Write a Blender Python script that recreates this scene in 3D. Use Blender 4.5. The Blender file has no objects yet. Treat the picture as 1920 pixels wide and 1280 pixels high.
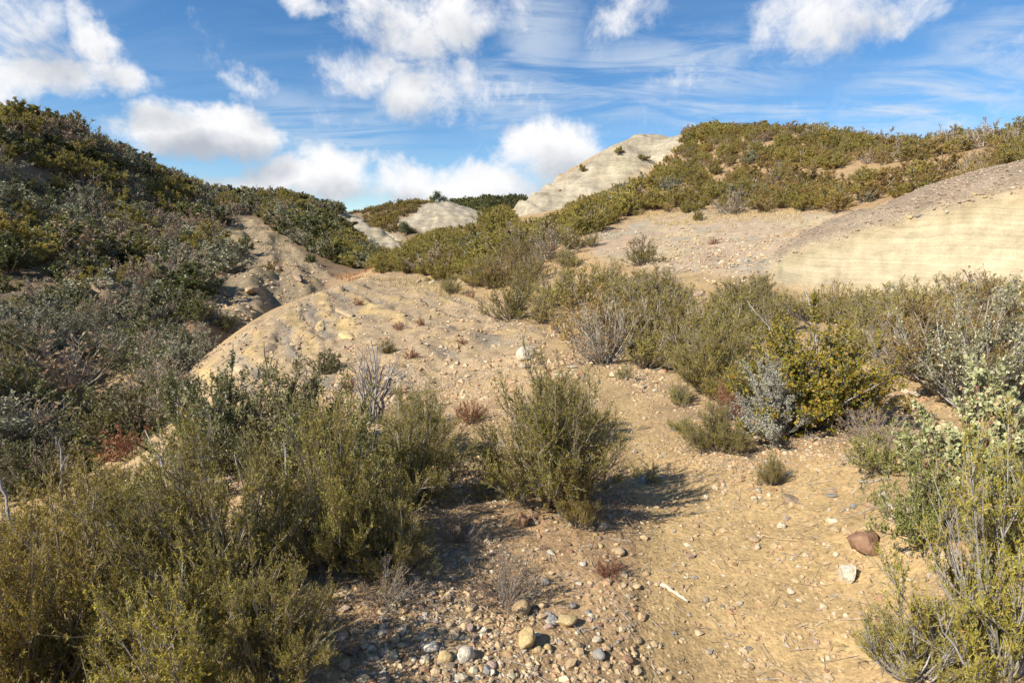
import bpy, math, random
import numpy as np

# ------------------------------------------------------------------ camera, sky, sun, exposure
sc = bpy.context.scene
LENS, PITCH, EYE = 20.0, math.radians(10.1), 1.6
cam_d = bpy.data.cameras.new('camera'); cam = bpy.data.objects.new('camera', cam_d)
sc.collection.objects.link(cam); sc.camera = cam
cam_d.lens = LENS; cam_d.sensor_width = 36.0; cam_d.clip_start = 0.05; cam_d.clip_end = 6000
cam.location = (0, 0, EYE); cam.rotation_euler = (math.pi/2 - PITCH, 0, 0)

SUN_EL, SUN_AZ = math.radians(39), math.radians(-120)       # azimuth from +Y towards +X: from the left, a little behind
sun_dir = (math.cos(SUN_EL)*math.sin(SUN_AZ), math.cos(SUN_EL)*math.cos(SUN_AZ), math.sin(SUN_EL))
sd = bpy.data.lights.new('sun', 'SUN'); sun = bpy.data.objects.new('sun', sd); sc.collection.objects.link(sun)
sd.energy = 5.0; sd.angle = math.radians(0.5); sd.color = (1.0, 0.93, 0.82)
sun.rotation_euler = (math.pi/2 - SUN_EL, 0, math.pi - SUN_AZ)
sun.location = (-30, -20, 40)

vs = sc.view_settings
vs.view_transform = 'Standard'; vs.look = 'None'; vs.exposure = 0.70; vs.gamma = 1.0; vs.use_curve_mapping = False
cy = sc.cycles
cy.max_bounces = 7; cy.diffuse_bounces = 3; cy.glossy_bounces = 2; cy.transmission_bounces = 4; cy.transparent_max_bounces = 4
cy.use_denoising = True

FPX = 1920*LENS/36.0                                        # focal length in photograph pixels
cP, sP = math.cos(PITCH), math.sin(PITCH)
def ray(px, py):
    """azimuth and tangent of elevation of a line of sight"""
    a = (np.asarray(px, float)-960)/FPX; b = (640-np.asarray(py, float))/FPX
    fw = cP + b*sP; up = -sP + b*cP
    return np.arctan2(a, fw), up/np.hypot(a, fw)
def project(x, y, z):
    dz = z-EYE; fw = y*cP - dz*sP; up = y*sP + dz*cP
    fw = np.where(fw > 0.05, fw, 0.05)
    return 960 + FPX*x/fw, 640 - FPX*up/fw

# ---- world: daylight sky with cumulus and thin cirrus
W = bpy.data.worlds.new('World'); sc.world = W; W.use_nodes = True
nt = W.node_tree; nt.nodes.clear()
class NG:
    """small helper to write node trees"""
    def __init__(s, tree): s.t = tree
    def n(s, typ, **k):
        nd = s.t.nodes.new(typ)
        for a, v in k.items(): setattr(nd, a, v)
        return nd
    def put(s, sock, v):
        if isinstance(v, bpy.types.NodeSocket): s.t.links.new(v, sock)
        elif v is not None: sock.default_value = v
    def m(s, op, a, b=None, c=None, clamp=False):
        nd = s.n('ShaderNodeMath', operation=op, use_clamp=clamp)
        for i, v in enumerate((a, b, c)): s.put(nd.inputs[i], v)
        return nd.outputs[0]
    def vm(s, op, a, b=None, out=0):
        nd = s.n('ShaderNodeVectorMath', operation=op)
        for i, v in enumerate((a, b)): s.put(nd.inputs[i], v)
        return nd.outputs[out]
    def xyz(s, x, y, z):
        nd = s.n('ShaderNodeCombineXYZ')
        for i, v in enumerate((x, y, z)): s.put(nd.inputs[i], v)
        return nd.outputs[0]
    def sep(s, v):
        nd = s.n('ShaderNodeSeparateXYZ'); s.put(nd.inputs[0], v); return nd.outputs
    def noise(s, vec, scale, detail=4, rough=0.55, dist=0.0, out=0):
        nd = s.n('ShaderNodeTexNoise'); s.put(nd.inputs['Vector'], vec)
        s.put(nd.inputs['Scale'], scale); s.put(nd.inputs['Detail'], detail); s.put(nd.inputs['Roughness'], rough); s.put(nd.inputs['Distortion'], dist)
        return nd.outputs[out]
    def mr(s, v, a, b, c=0.0, d=1.0, smooth=True):
        nd = s.n('ShaderNodeMapRange', interpolation_type='SMOOTHSTEP' if smooth else 'LINEAR')
        for i, q in enumerate((v, a, b, c, d)): s.put(nd.inputs[i], q)
        return nd.outputs[0]
    def mix(s, f, a, b, mode='MIX'):
        nd = s.n('ShaderNodeMix', data_type='RGBA', blend_type=mode)
        s.put(nd.inputs[0], f)
        for i, v in ((6, a), (7, b)):
            if isinstance(v, tuple) and len(v) == 3: v = (*v, 1)
            s.put(nd.inputs[i], v)
        return nd.outputs[2]
    def ramp(s, f, stops, interp='LINEAR'):
        nd = s.n('ShaderNodeValToRGB'); cr = nd.color_ramp; cr.interpolation = interp
        while len(cr.elements) < len(stops): cr.elements.new(0.5)
        for e, (p, c) in zip(cr.elements, stops): e.position = p; e.color = (*c, 1)
        s.put(nd.inputs[0], f); return nd.outputs[0]

def azel(px, py):
    az, t = ray(px, py); return float(az), float(math.atan(t))
# cumulus: centre (photograph pixels), half width, half height, weight
CUM = [(30,25,100,75,.85),(85,140,135,46,.95),(225,142,105,40,.9),(190,85,60,55,.8),(165,30,35,40,.55),(20,150,60,45,.7),(60,85,100,60,.62),
       (368,240,150,66,1.5),(455,262,75,48,1.0),(290,262,60,40,.8),(472,152,55,46,.7),(565,8,50,28,.65),
       (690,20,80,80,.8),(770,60,110,85,.8),(870,20,120,60,.72),(950,25,70,60,.55),(675,140,95,60,.7),(790,180,120,65,.9),(885,172,90,42,.7),
       (560,335,130,38,1.0),(640,318,95,42,1.05),(730,340,130,44,1.1),(830,362,180,36,1.1),(690,352,230,30,1.05),(480,350,150,24,.9),(940,345,130,45,1.0),(1035,298,110,75,1.2),(1090,275,62,58,.95),(430,352,130,26,.8),
       (1560,30,160,88,.8),(1500,65,60,50,.6),(1690,15,110,50,.65),(1185,22,85,52,.6)]
VEIL = [(1250,140,240,80,.8),(1340,212,95,26,1.0),(1470,205,70,18,.8),(1780,150,230,60,.75),(1700,215,200,45,1.0),(1850,80,130,60,.7),(980,170,130,90,.7),(620,250,170,60,.5),(1010,60,90,90,.7),(1400,90,120,60,.6),(540,210,90,40,.4)]
w = NG(nt); g = w
tc = w.n('ShaderNodeTexCoord').outputs['Generated']
D = tc; dx, dy, dz = g.sep(D)
AZ = g.m('ARCTAN2', dx, dy); EL = g.m('ARCSINE', dz); AE0 = g.xyz(AZ, EL, 0.0)
wob = g.vm('MULTIPLY', g.vm('SUBTRACT', g.noise(D, 9.0, 4, .65, out=1), (.5,.5,.5)), (.10,.065,0))
AE0 = g.vm('ADD', AE0, wob)
def blobs(lst, AE, acc=None):
    for px, py, bw, bh, wt in lst:
        a0, e0 = azel(px, py); a1, _ = azel(px+bw, py); _, e1 = azel(px, py-bh)
        sx, sy = 1/abs(a1-a0), 1/abs(e1-e0)
        nd = g.n('ShaderNodeVectorMath', operation='MULTIPLY_ADD'); g.put(nd.inputs[0], AE); nd.inputs[1].default_value = (sx, sy, 0); nd.inputs[2].default_value = (-a0*sx, -e0*sy, 0)
        q = g.vm('DOT_PRODUCT', nd.outputs[0], nd.outputs[0], out=1)
        f = g.m('MULTIPLY_ADD', q, -.72*wt, wt)
        acc = f if acc is None else g.m('MAXIMUM', acc, f)
    return g.m('MAXIMUM', acc, -.4)
n1 = g.noise(D, 10.0, 9, .66, .25); n2 = g.noise(D, 3.0, 3, .5)
nn = g.m('MULTIPLY', g.m('SUBTRACT', n1, .5), 2.7)
# elsewhere round the sky: the same kind of broken cloud
front = g.m('MULTIPLY', g.mr(dy, 0.50, 0.72), g.mr(EL, .62, .48))
wild = g.m('MULTIPLY', g.m('MULTIPLY', g.mr(n2, .56, .82), g.mr(EL, -.02, .1)), g.m('SUBTRACT', 1.0, front))
cum = blobs(CUM, AE0, wild); dens0 = g.m('ADD', cum, nn)
alpha = w.m('POWER', w.mr(dens0, .10, 1.0), 1.0)
c1 = g.m('ADD', blobs(CUM, g.vm('ADD', AE0, (-.02, .045, 0)), wild), g.m('MULTIPLY', g.m('SUBTRACT', g.noise(g.vm('ADD', D, (-.02, 0, .03)), 11.0, 4, .55), .5), 1.6))
shade = w.mr(c1, .05, 1.55)
pl = g.vm('DIVIDE', D, g.xyz(g.m('ADD', dz, .12), g.m('ADD', dz, .12), 1e3))
n3 = g.noise(g.vm('MULTIPLY', pl, (1.3, 3.2, 1.0)), 1.1, 6, .62, .8)
veil = g.m('MULTIPLY', g.m('ADD', g.m('MAXIMUM', blobs(VEIL, AE0), 0.0), .10), g.mr(n3, .36, .64))
sky = w.n('ShaderNodeTexSky', sky_type='NISHITA'); sky.sun_disc = False
sky.sun_elevation = SUN_EL; sky.sun_rotation = SUN_AZ; sky.altitude = 1200; sky.air_density = 1.0; sky.dust_density = 0.25; sky.ozone_density = 2.5
K = 0.10
hsv = w.n('ShaderNodeHueSaturation'); w.put(hsv.inputs['Color'], sky.outputs[0]); hsv.inputs['Saturation'].default_value = 1.25; hsv.inputs['Value'].default_value = .90
EXPO = 2**-vs.exposure/K
ccol = w.mix(shade, tuple(EXPO*v for v in (1.0,1.0,1.01)), tuple(EXPO*v for v in (.50,.54,.61)))
c = w.mix(w.m('MULTIPLY', w.m('MINIMUM', veil, 1.0), .8), hsv.outputs[0], tuple(EXPO*v for v in (.72,.80,.90)))
c = w.mix(alpha, c, ccol)
bg = w.n('ShaderNodeBackground'); w.put(bg.inputs['Color'], c); bg.inputs['Strength'].default_value = K
wo = w.n('ShaderNodeOutputWorld'); nt.links.new(bg.outputs[0], wo.inputs['Surface'])
W.cycles.sampling_method = 'NONE'

# ------------------------------------------------------------------ numpy noise
_rs = np.random.RandomState(7); _T = _rs.rand(256, 256)
def vnoise(x, y, seed=0):
    x = np.asarray(x, float)+seed*17.37; y = np.asarray(y, float)+seed*9.71
    xi = np.floor(x).astype(int); yi = np.floor(y).astype(int); fx = x-xi; fy = y-yi
    fx = fx*fx*fx*(fx*(fx*6-15)+10); fy = fy*fy*fy*(fy*(fy*6-15)+10)
    t = lambda i, j: _T[i & 255, j & 255]
    return (t(xi,yi)*(1-fx)+t(xi+1,yi)*fx)*(1-fy)+(t(xi,yi+1)*(1-fx)+t(xi+1,yi+1)*fx)*fy
def fbm(x, y, o=4, seed=0, g=0.5):
    s = 0; a = 1; tot = 0
    for i in range(o):
        s = s+a*(vnoise(x*2**i, y*2**i, seed+i*3)-.5); tot += a; a *= g
    return s/tot*2
def sstep(a, b, x):
    t = np.clip((np.asarray(x, float)-a)/(b-a), 0, 1); return t*t*(3-2*t)

# ------------------------------------------------------------------ terrain: surveyed lines (sight line + distance), then thin-plate surface
LINES = [
 # left hill crest and its slope
 [(-140,222,62),(0,230,72),(70,228,82),(150,250,90),(240,298,103),(330,338,115),(400,366,125),(470,372,140),(530,378,152),(600,390,160),(640,402,160)],
 [(-140,310,50),(0,310,58),(150,320,70),(300,368,90),(440,398,98),(560,405,105),(620,412,120)],
 [(-140,410,38),(0,410,46),(150,415,52),(300,425,62),(440,430,68),(560,430,76),(640,436,90)],
 [(-140,510,29),(0,510,34),(150,510,36),(300,505,40),(440,485,47),(580,482,50),(650,472,62),(730,480,72)],
 [(-140,640,19),(0,640,21),(150,600,24.5),(300,590,26),(440,540,32),(540,520,37),(620,510,44),(690,498,52)],
 [(-140,760,14),(0,760,15.5),(150,700,18),(280,690,17.8),(370,620,22.5),(420,600,24)],
 # mound: left edge, body
 [(330,722,14.5),(380,675,16.5),(420,640,18),(490,598,20),(560,565,22.5),(620,540,26),(660,527,28.5),(700,515,31)],
 [(420,722,11.5),(500,650,13.5),(600,600,16),(700,570,18),(800,560,18.5),(850,545,21)],
 [(600,690,10.4),(700,645,11.3),(800,640,10.4),(900,615,11.8),(900,590,14.5)],
 [(700,540,24),(740,528,26),(800,522,26)],
 [(640,522,38),(700,508,41)],
 [(800,725,7.5),(1000,640,9.2),(1060,660,8),(1000,600,12)],
 # brushy rise right of the mound
 [(770,512,30),(850,512,26),(950,540,20),(1000,560,16.5),(1100,590,13)],
 [(850,470,38),(920,470,32),(1000,500,22),(1100,505,19.5),(1100,540,16)],
 [(960,430,40),(1000,440,33),(1080,425,34),(1130,460,23)],
 [(690,503,38),(740,482,48),(800,462,51),(870,438,52),(950,412,52),(1010,400,52),(1060,392,50)],
 [(720,498,68),(800,476,84),(880,462,92),(950,440,90)],
 # right hill
 [(1130,405,34),(1250,395,31),(1400,402,28),(1560,402,26)],
 [(1110,445,24.5),(1250,425,27),(1400,420,25.5),(1500,415,24.5)],
 [(1130,480,20.5),(1280,470,20),(1400,468,19.5)],
 [(1200,520,15.5),(1300,508,15.5),(1410,508,15)],
 [(1200,350,47),(1300,330,46),(1450,330,42),(1600,335,36),(1750,322,32),(1920,295,29)],
 [(1275,254,72),(1340,244,70),(1480,246,64),(1600,266,54),(1720,276,47),(1820,272,43),(1920,264,40),(2080,258,35)],
 [(952,404,60),(1000,366,63),(1060,334,65),(1120,304,67),(1165,281,69),(1200,264,71),(1240,267,72)],
 [(960,416,57),(1060,392,58),(1130,368,60),(1200,336,63),(1250,296,66)],
 # right outcrop: crest, edge of the cap, foot of the face, hollow behind
 [(1452,478,16.6),(1480,456,17),(1560,420,18),(1640,390,18.8),(1720,365,19.3),(1800,340,19.8),(1920,310,20.4),(2080,285,21)],
 [(1450,505,15.2),(1500,480,15.8),(1560,462,16.1),(1640,442,16.4),(1720,417,16.6),(1800,397,16.7),(1920,377,16.7),(2080,360,16.8)],
 [(1446,532,14.3),(1500,538,14.5),(1600,548,14.6),(1720,552,14.6),(1800,555,14.5),(1920,558,14.2),(2080,565,14)],
 [(1560,436,21),(1640,405,22),(1720,380,23),(1800,356,23.5),(1920,326,24)],
 # near right
 [(1250,640,9),(1500,600,9.8),(1700,625,8.8),(1900,655,7.8)],
 [(1400,700,6.8),(1600,800,4.9),(1900,850,4.4)],
 # slab ridge, tree hill, far ridge
 [(640,397,150),(680,412,130),(720,435,112),(760,458,98),(775,468,93)],
 [(655,422,122),(690,447,104),(730,468,90)],
 [(600,404,260),(680,400,245),(720,387,242),(760,381,238),(800,381,234),(823,378,230),(860,386,222),(900,400,212),(935,410,205)],
 [(700,432,170),(760,445,152),(830,434,150),(900,428,148)],
 [(600,402,620),(760,394,560),(860,384,520),(960,379,520),(1100,379,520)],
]
BEHIND = [(0,1.35,55),(22,1.3,60),(23,1.35,50),(31,1.2,30),(33,1.4,36)]     # lee side of a crest: line, distance factor, lower by
pts = []
def dens(line, step=85):
    out = [line[0]]
    for a, b in zip(line, line[1:]):
        n = max(1, int(round(math.hypot(b[0]-a[0], b[1]-a[1])/step)))
        for i in range(1, n+1): out.append(tuple(a[k]+(b[k]-a[k])*i/n for k in range(3)))
    return out
def addpx(px, py, r):
    az, t = ray(px, py); pts.append((float(az), r, EYE+float(t)*r))
def addw(x, y, z): pts.append((math.atan2(x, y), math.hypot(x, y), z))
for ln in LINES:
    for p in dens(ln): addpx(*p)
for i, f, d in BEHIND:
    for p in dens(LINES[i], 130): addpx(p[0], p[1]+d, p[2]*f)
for x in (-4.5,-3,-1.5,0,1.5,3):
    for y in (-2.5,-.8,.8,2.2,3.6,5.2):
        addw(x, y, -.20*max(0,-1.3-x)**1.5 + .05*max(0, x-1.2))
for p in [(-9,2,-2.6),(-9.3,5,-2.8),(-9.5,8,-3.0),(-9.8,12,-3.0),(-10,16,-2.8),(-10,20,-2.45),(-9.8,25,-2.0),(-9.5,31,-1.55),(-6.2,6,-1.9),(-6.4,3,-1.9),(-6.5,9,-1.9),
          (-14,2,-.5),(-25,5,3),(-40,-5,9),(-70,20,17),(-110,10,24),(-20,-25,4),(0,-12,.2),(0,-40,2),(0,-140,8),(25,-15,3),(50,-20,9),(70,-100,12),
          (12,3,1.2),(20,6,3.2),(30,12,6),(45,18,9),(70,30,9),(8,-3,.6),(-8,-6,-1),(300,100,20),(-300,100,25),(0,-400,10),(200,-200,14),(-200,-200,14),
          (900,300,30),(-900,300,30),(0,-1000,20),(600,900,30),(-600,900,30),(0,1100,25),(150,1100,25),(-150,1000,28),(100,180,3),(180,250,10),(-120,330,12)]: addw(*p)
P = np.array(pts)
def w_of(z, r): return z/(r+10)
U = np.stack([P[:,0]*2.6, np.log(P[:,1]+.6)], 1); V = w_of(P[:,2], P[:,1])
sel = np.abs(P[:,0]) > 1.6                                  # close the circle behind
for s in (-1, 1):
    U = np.vstack([U, np.stack([(P[sel,0]+s*2*math.pi)*2.6, np.log(P[sel,1]+.6)], 1)]); V = np.concatenate([V, w_of(P[sel,2], P[sel,1])])
def kern(d2): return 0.5*d2*np.log(d2+1e-12)
d2 = ((U[:,None]-U[None])**2).sum(-1)
N = len(U); A = np.zeros((N+3, N+3)); A[:N,:N] = kern(d2)+np.eye(N)*2e-5; A[:N,N] = 1; A[:N,N+1:] = U; A[N,:N] = 1; A[N+1:,:N] = U.T
co = np.linalg.solve(A, np.concatenate([V, [0,0,0]]))
def base_z(az, r):
    sh = az.shape; q = np.stack([az.ravel()*2.6, np.log(r.ravel()+.6)], 1); out = np.empty(len(q))
    for i in range(0, len(q), 20000):
        c_ = q[i:i+20000]; dd = (c_**2).sum(1)[:,None]+(U**2).sum(1)[None]-2*c_@U.T
        out[i:i+20000] = kern(np.maximum(dd, 0))@co[:N]+co[N]+c_@co[N+1:]
    return (out*(r.ravel()+10)).reshape(sh)
az_in = np.radians(np.arange(-50, 50.001, .2)); az_l = np.radians(np.arange(-180, -50, 2.5)); az_r = np.radians(np.arange(52.5, 180, 2.5))
AZG = np.concatenate([az_l, az_in, az_r]); NA = len(AZG)
RG = np.exp(np.linspace(math.log(.5), math.log(1400), 600)); NR = len(RG)
# coarse evaluation, refined by interpolation along the radius
Rc = RG[::2] if NR % 2 else np.concatenate([RG[::2], RG[-1:]])
lr, lrc = np.log(RG), np.log(Rc)
AZc = np.concatenate([az_l, az_in[::3], az_r]) if len(az_in) % 3 == 1 else np.concatenate([az_l, az_in[::3], az_in[-1:], az_r])
aa, rr = np.meshgrid(AZc, Rc, indexing='ij'); zc = base_z(aa, rr)
zt = np.stack([np.interp(lr, lrc, zc[i]) for i in range(len(AZc))])
BZ = np.stack([np.interp(AZG, AZc, zt[:,j]) for j in range(NR)], 1)
GA, GR = np.meshgrid(AZG, RG, indexing='ij')
GX, GY = GR*np.sin(GA), GR*np.cos(GA)
PXG, PYG = project(GX, GY, BZ)
# ------------------------------------------------------------------ what the ground is made of, area by area
def inpoly(x, y, poly):
    r = np.zeros(x.shape, bool); n = len(poly); j = n-1
    for i in range(n):
        xi, yi = poly[i]; xj, yj = poly[j]
        c_ = ((yi > y) != (yj > y)) & (x < (xj-xi)*(y-yi)/(yj-yi+1e-9)+xi); r ^= c_; j = i
    return r
CREST = [(p[0], p[1]) for p in LINES[25]]; CAPE = [(p[0], p[1]) for p in LINES[26]]; FOOT = [(p[0], p[1]) for p in LINES[27]]
assert LINES[25][0][0] == 1452 and LINES[27][0][0] == 1446
ZONES = {   # name: (outline as sighted, nearest, farthest, edge wobble)
 'trail': ([(1085,688),(1130,688),(1180,760),(1235,830),(1330,870),(1500,860),(1720,880),(1760,1000),(1700,1300),(1180,1300),(1190,1100),(1210,960),(1180,900),(1150,820)], 1, 9, 14),
 'yellow_path': ([(780,560),(830,562),(900,590),(960,600),(1020,630),(960,650),(900,610),(820,585)], 8, 24, 6),
 'mound': ([(320,722),(420,640),(490,598),(560,565),(700,512),(790,520),(850,540),(930,585),(1020,625),(1010,690),(940,745),(870,775),(640,760),(320,745)], 7, 33, 5),
 'bare_slope': ([(440,396),(480,408),(560,470),(610,510),(645,522),(600,560),(430,640),(395,575),(440,500),(415,440)], 19.5, 90, 4),
 'crest_rock': ([(240,296),(300,322),(345,345),(400,366),(390,372),(330,352),(290,338)], 90, 140, 5),
 'crest_rock2': ([(205,318),(235,330),(270,355),(250,358),(215,335)], 60, 120, 5),
 'slab': ([(636,394),(680,408),(720,431),(775,464),(770,475),(728,474),(700,458),(668,430),(640,412)], 80, 165, 2),
 'tree_rock': ([(795,384),(823,374),(862,384),(925,406),(905,416),(850,428),(800,436),(745,424),(748,412),(775,404)], 140, 262, 3),
 'peak': ([(948,408),(1000,358),(1120,296),(1195,255),(1275,255),(1278,275),(1215,318),(1135,364),(1060,388),(968,414)], 53, 80, 3),
 'bench': ([(1095,447),(1180,420),(1260,400),(1500,403),(1580,400),(1452,476),(1438,520),(1300,512),(1200,500),(1135,482)], 14, 33, 7),
 'cap': (CREST[::-1]+CAPE, 14.5, 21.5, 6),
 'face': (CAPE[::-1]+FOOT, 13.6, 17.2, 3),
 'wash': ([(615,515),(660,508),(705,500),(720,512),(690,520),(640,532),(600,545)], 30, 46, 4),
}
ZID = {k: i+1 for i, k in enumerate(ZONES)}
ZON = np.zeros(GX.shape, np.int8)
wx = fbm(GX/ (GR*.06+.05), GY/(GR*.06+.05), 3, 5); wy = fbm(GX/(GR*.06+.05), GY/(GR*.06+.05), 3, 11)
for k, (poly, r0, r1, wob_) in ZONES.items():
    m_ = inpoly(PXG+wx*wob_*1.6, PYG+wy*wob_, poly) & (GR > r0) & (GR < r1) & (np.abs(GA) < 1.25)
    if k == 'bare_slope': m_ &= GX < -9.0-.4*wx
    if k == 'mound': m_ &= GX > -9.6
    ZON[m_] = ZID[k]
def zin(*ks): return np.isin(ZON, [ZID[k] for k in ks]).astype(float)
def soft(m, n=2):
    for _ in range(n):
        m = (np.roll(m, 1, 0)+np.roll(m, -1, 0)+2*m)/4; m[:, 1:-1] = (m[:, :-2]+m[:, 2:]+2*m[:, 1:-1])/4
    return m
S_ = .89*GX+.45*GY                                           # across the tilted beds
far = sstep(14, 60, GR); vfar = sstep(80, 200, GR)
M_mound = soft(zin('mound'), 6); M_bare = soft(zin('bare_slope'), 4); M_trail = soft(zin('trail'), 45); M_rock = soft(zin('slab','tree_rock','peak'), 2)
M_cap = soft(zin('cap'), 1); M_face = soft(zin('face'), 2); M_bench = soft(zin('bench'), 4)
near = 1-sstep(10, 30, GR)
dz_ = near*(.05*fbm(GX*.8, GY*.8, 3, 1)+.022*fbm(GX*4, GY*4, 3, 2)*(1-.6*M_trail)+.007*fbm(GX*22, GY*22, 2, 3)*(1-sstep(3, 8, GR)))
dz_ = dz_ + far*(1-.85*M_face)*(.30*fbm(GX/5, GY/5, 4, 4)*(1-.5*M_mound)) + vfar*1.6*fbm(GX/26, GY/26, 4, 6)*(1-.6*M_rock)
sb = S_/1.05+.5*fbm(GX*.35, GY*.35, 3, 8)+.22*fbm(GX*1.3, GY*1.3, 3, 18)
led = sb-np.floor(sb); LED = np.where(led < .8, led/.8, (1-led)/.2)
dz_ += M_mound*(.15*(LED-.5)*sstep(8, 13, GR)*sstep(-.3,.3,fbm(GX*.5,GY*.5,3,36))+.035*np.abs(2*((sb*3.3)%1)-1)+.10*fbm(GX*1.6, GY*1.6, 5, 9, .6))
sg = S_/2.6+.5*fbm(GX*.14, GY*.14, 3, 10)+.2*fbm(GX*.6, GY*.6, 3, 19)
RID = 1-np.abs(2*(sg-np.floor(sg))-1)
dz_ += M_bare*(.38*(RID-.5)+.5*fbm(S_*.55, (GY*.89-GX*.45)*.12, 4, 17, .6)+.30*fbm(GX*.8, GY*.8, 5, 12, .62))
dz_ += M_cap*(.06*fbm(GX*3, GY*3, 4, 13)+.14)+M_bench*(.10*fbm(GX*.9, GY*.9, 4, 14))
sk = BZ/1.25+.5*fbm(GX*.12, GY*.12, 4, 15)+.06*S_
dz_ += M_rock*(-1.1*np.abs(fbm(GX*.35+GY*.1, GY*.08, 4, 35))+.5*np.abs(2*(sk-np.floor(sk))-1)+.16*np.abs(2*((sk*3.1)%1)-1)+.45*fbm(GX/3, GY/3, 5, 16, .6))
sv_ = BZ*3.2+.3*fbm(GX*.6, GY*.6, 3, 37); dz_ += M_face*(.05*sstep(.3,.9,sv_-np.floor(sv_))+.05*fbm(GA*70, BZ*.5, 4, 38)+.03*fbm(GX*3, BZ*5, 4, 39))
dz_ -= M_trail*.03
dz_ -= soft(zin('wash'), 3)*.15
Z = BZ+dz_*sstep(.5, 1.6, GR)

# earth colours (the materials' own), bed by bed
def C3(*c_): return np.array(c_, float)
COL = np.broadcast_to(C3(.40,.28,.142), GX.shape+(3,)).copy()
n_a = fbm(GX*.5, GY*.5, 4, 20); n_b = fbm(GX*.13, GY*.13, 4, 21); n_c = fbm(GX*2.5, GY*2.5, 4, 22)
def lay(m, c_): 
    global COL
    m = np.clip(m, 0, 1)[..., None]; COL = COL*(1-m)+np.asarray(c_)*m
lay(sstep(-.1, .5, n_a), C3(.37,.25,.13)); lay(sstep(.05, .5, n_b)*.6, C3(.355,.225,.12))
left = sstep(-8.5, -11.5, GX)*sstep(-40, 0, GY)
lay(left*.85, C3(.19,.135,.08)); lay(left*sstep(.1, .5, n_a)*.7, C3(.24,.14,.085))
hillr = sstep(8, 14, GX)*sstep(22, 30, GR); lay(hillr*.6, C3(.36,.235,.125))
lay(sstep(300, 420, GR), C3(.12,.11,.05))
lay(M_trail, C3(.42,.292,.138)); lay(M_trail*sstep(0, .5, n_a)*.6, C3(.44,.305,.14)); 
grav = C3(.40,.315,.225); yel = C3(.51,.365,.165); gry = C3(.28,.235,.17)
lay(M_mound, C3(.41,.30,.175)); lay(M_mound*sstep(.1, .5, n_a), C3(.43,.32,.20))
st = sb*1.0; fr = st-np.floor(st)
lay(M_mound*sstep(.42,.5,fr)*(1-sstep(.72,.80,fr))*sstep(-.25,.25,n_b+n_a*.6+.35*n_c)*.95, yel); fs_ = (sb*3.3)%1; lay(M_mound*sstep(.55,.65,fs_)*(1-sstep(.8,.95,fs_))*.45*sstep(-.2,.3,n_b-n_a), C3(.31,.245,.165)); lay(M_mound*sstep(.05,.15,fs_)*(1-sstep(.3,.42,fs_))*.4*sstep(-.1,.3,n_a), C3(.48,.36,.20)); lay(M_mound*0, yel); lay(M_mound*sstep(.02,.1,fr)*(1-sstep(.25,.36,fr))*sstep(-.1,.3,n_a), gry)
lay(soft(zin('yellow_path'), 3), C3(.50,.36,.165))
lay(M_bare, C3(.30,.23,.14)); f2 = sg-np.floor(sg); lay(M_bare*sstep(.4,.6,f2)*(1-sstep(.8,.95,f2))*sstep(-.3,.2,n_a), C3(.45,.33,.165)); lay(M_bare*sstep(.1,.5,n_c)*.6, C3(.17,.14,.09))
lay(M_bench, C3(.41,.315,.215)); lay(M_bench*sstep(.05,.4,n_a), C3(.45,.36,.22)); lay(M_bench*sstep(.15,.5,n_b), C3(.42,.27,.16)); lay(M_bench*sstep(.25,.5,fbm(GX*.6,GY*.6,3,25)), C3(.36,.31,.225))
lay(soft(zin('crest_rock','crest_rock2'), 2), C3(.40,.30,.17))
fk = sk-np.floor(sk); rk = C3(.43,.37,.265)
lay(M_rock, rk); lay(M_rock*sstep(.6,.75,fk)*(1-sstep(.85,.95,fk))*.8, C3(.35,.30,.21)); lay(M_rock*sstep(.1,.5,n_b)*.7, C3(.52,.44,.28)); lay(M_rock*sstep(.15,.5,n_a)*.55, C3(.33,.27,.18)); f3 = (sk*3.1)%1; lay(M_rock*sstep(.6,.7,f3)*(1-sstep(.85,.97,f3))*.5*sstep(-.3,.3,n_a), C3(.30,.25,.17))
lay(M_cap, C3(.31,.24,.165)); lay(M_cap*sstep(0,.4,n_c)*.5, C3(.33,.265,.19))
lay(M_face, C3(.505,.415,.265))
az_e, _ = ray(np.array([p[0] for p in LINES[26]]), np.array([p[1] for p in LINES[26]]))
rcap = np.interp(GA, az_e, [p[2] for p in LINES[26]])
lay(M_face*sstep(.55, .05, rcap-GR+.25*fbm(GX*1.1, GY*.3, 3, 30))*.6, C3(.38,.32,.175))
lay(M_face*sstep(.02,.35,fbm(GA*95, Z*.35, 4, 41))*sstep(1.6,.2,rcap-GR+.8*fbm(GA*60, Z*.2, 3, 42))*.4, C3(.35,.30,.175)); bd = Z*4.3+.12*GX+.3*fbm(GX*.3, GY*.3, 3, 31); lay(M_face*sstep(.5,.6,bd-np.floor(bd))*(1-sstep(.7,.9,bd-np.floor(bd)))*.35, C3(.55,.47,.31)); bn = fbm(GX*.5, Z*9+.3*GX, 4, 33); lay(M_face*sstep(.0,.4,bn)*.2, C3(.44,.36,.21)); lay(M_face*sstep(.1,.5,fbm(GX*2.5, GY*2.5+Z*6, 4, 34))*.1, C3(.42,.34,.20))
lay(soft(zin('wash'), 2)*.7, C3(.40,.27,.15))
COL *= (1+.10*n_c+.06*fbm(GX*9, GY*9, 2, 23))[..., None]
COL = np.clip(COL*.90, .02, .8)

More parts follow.
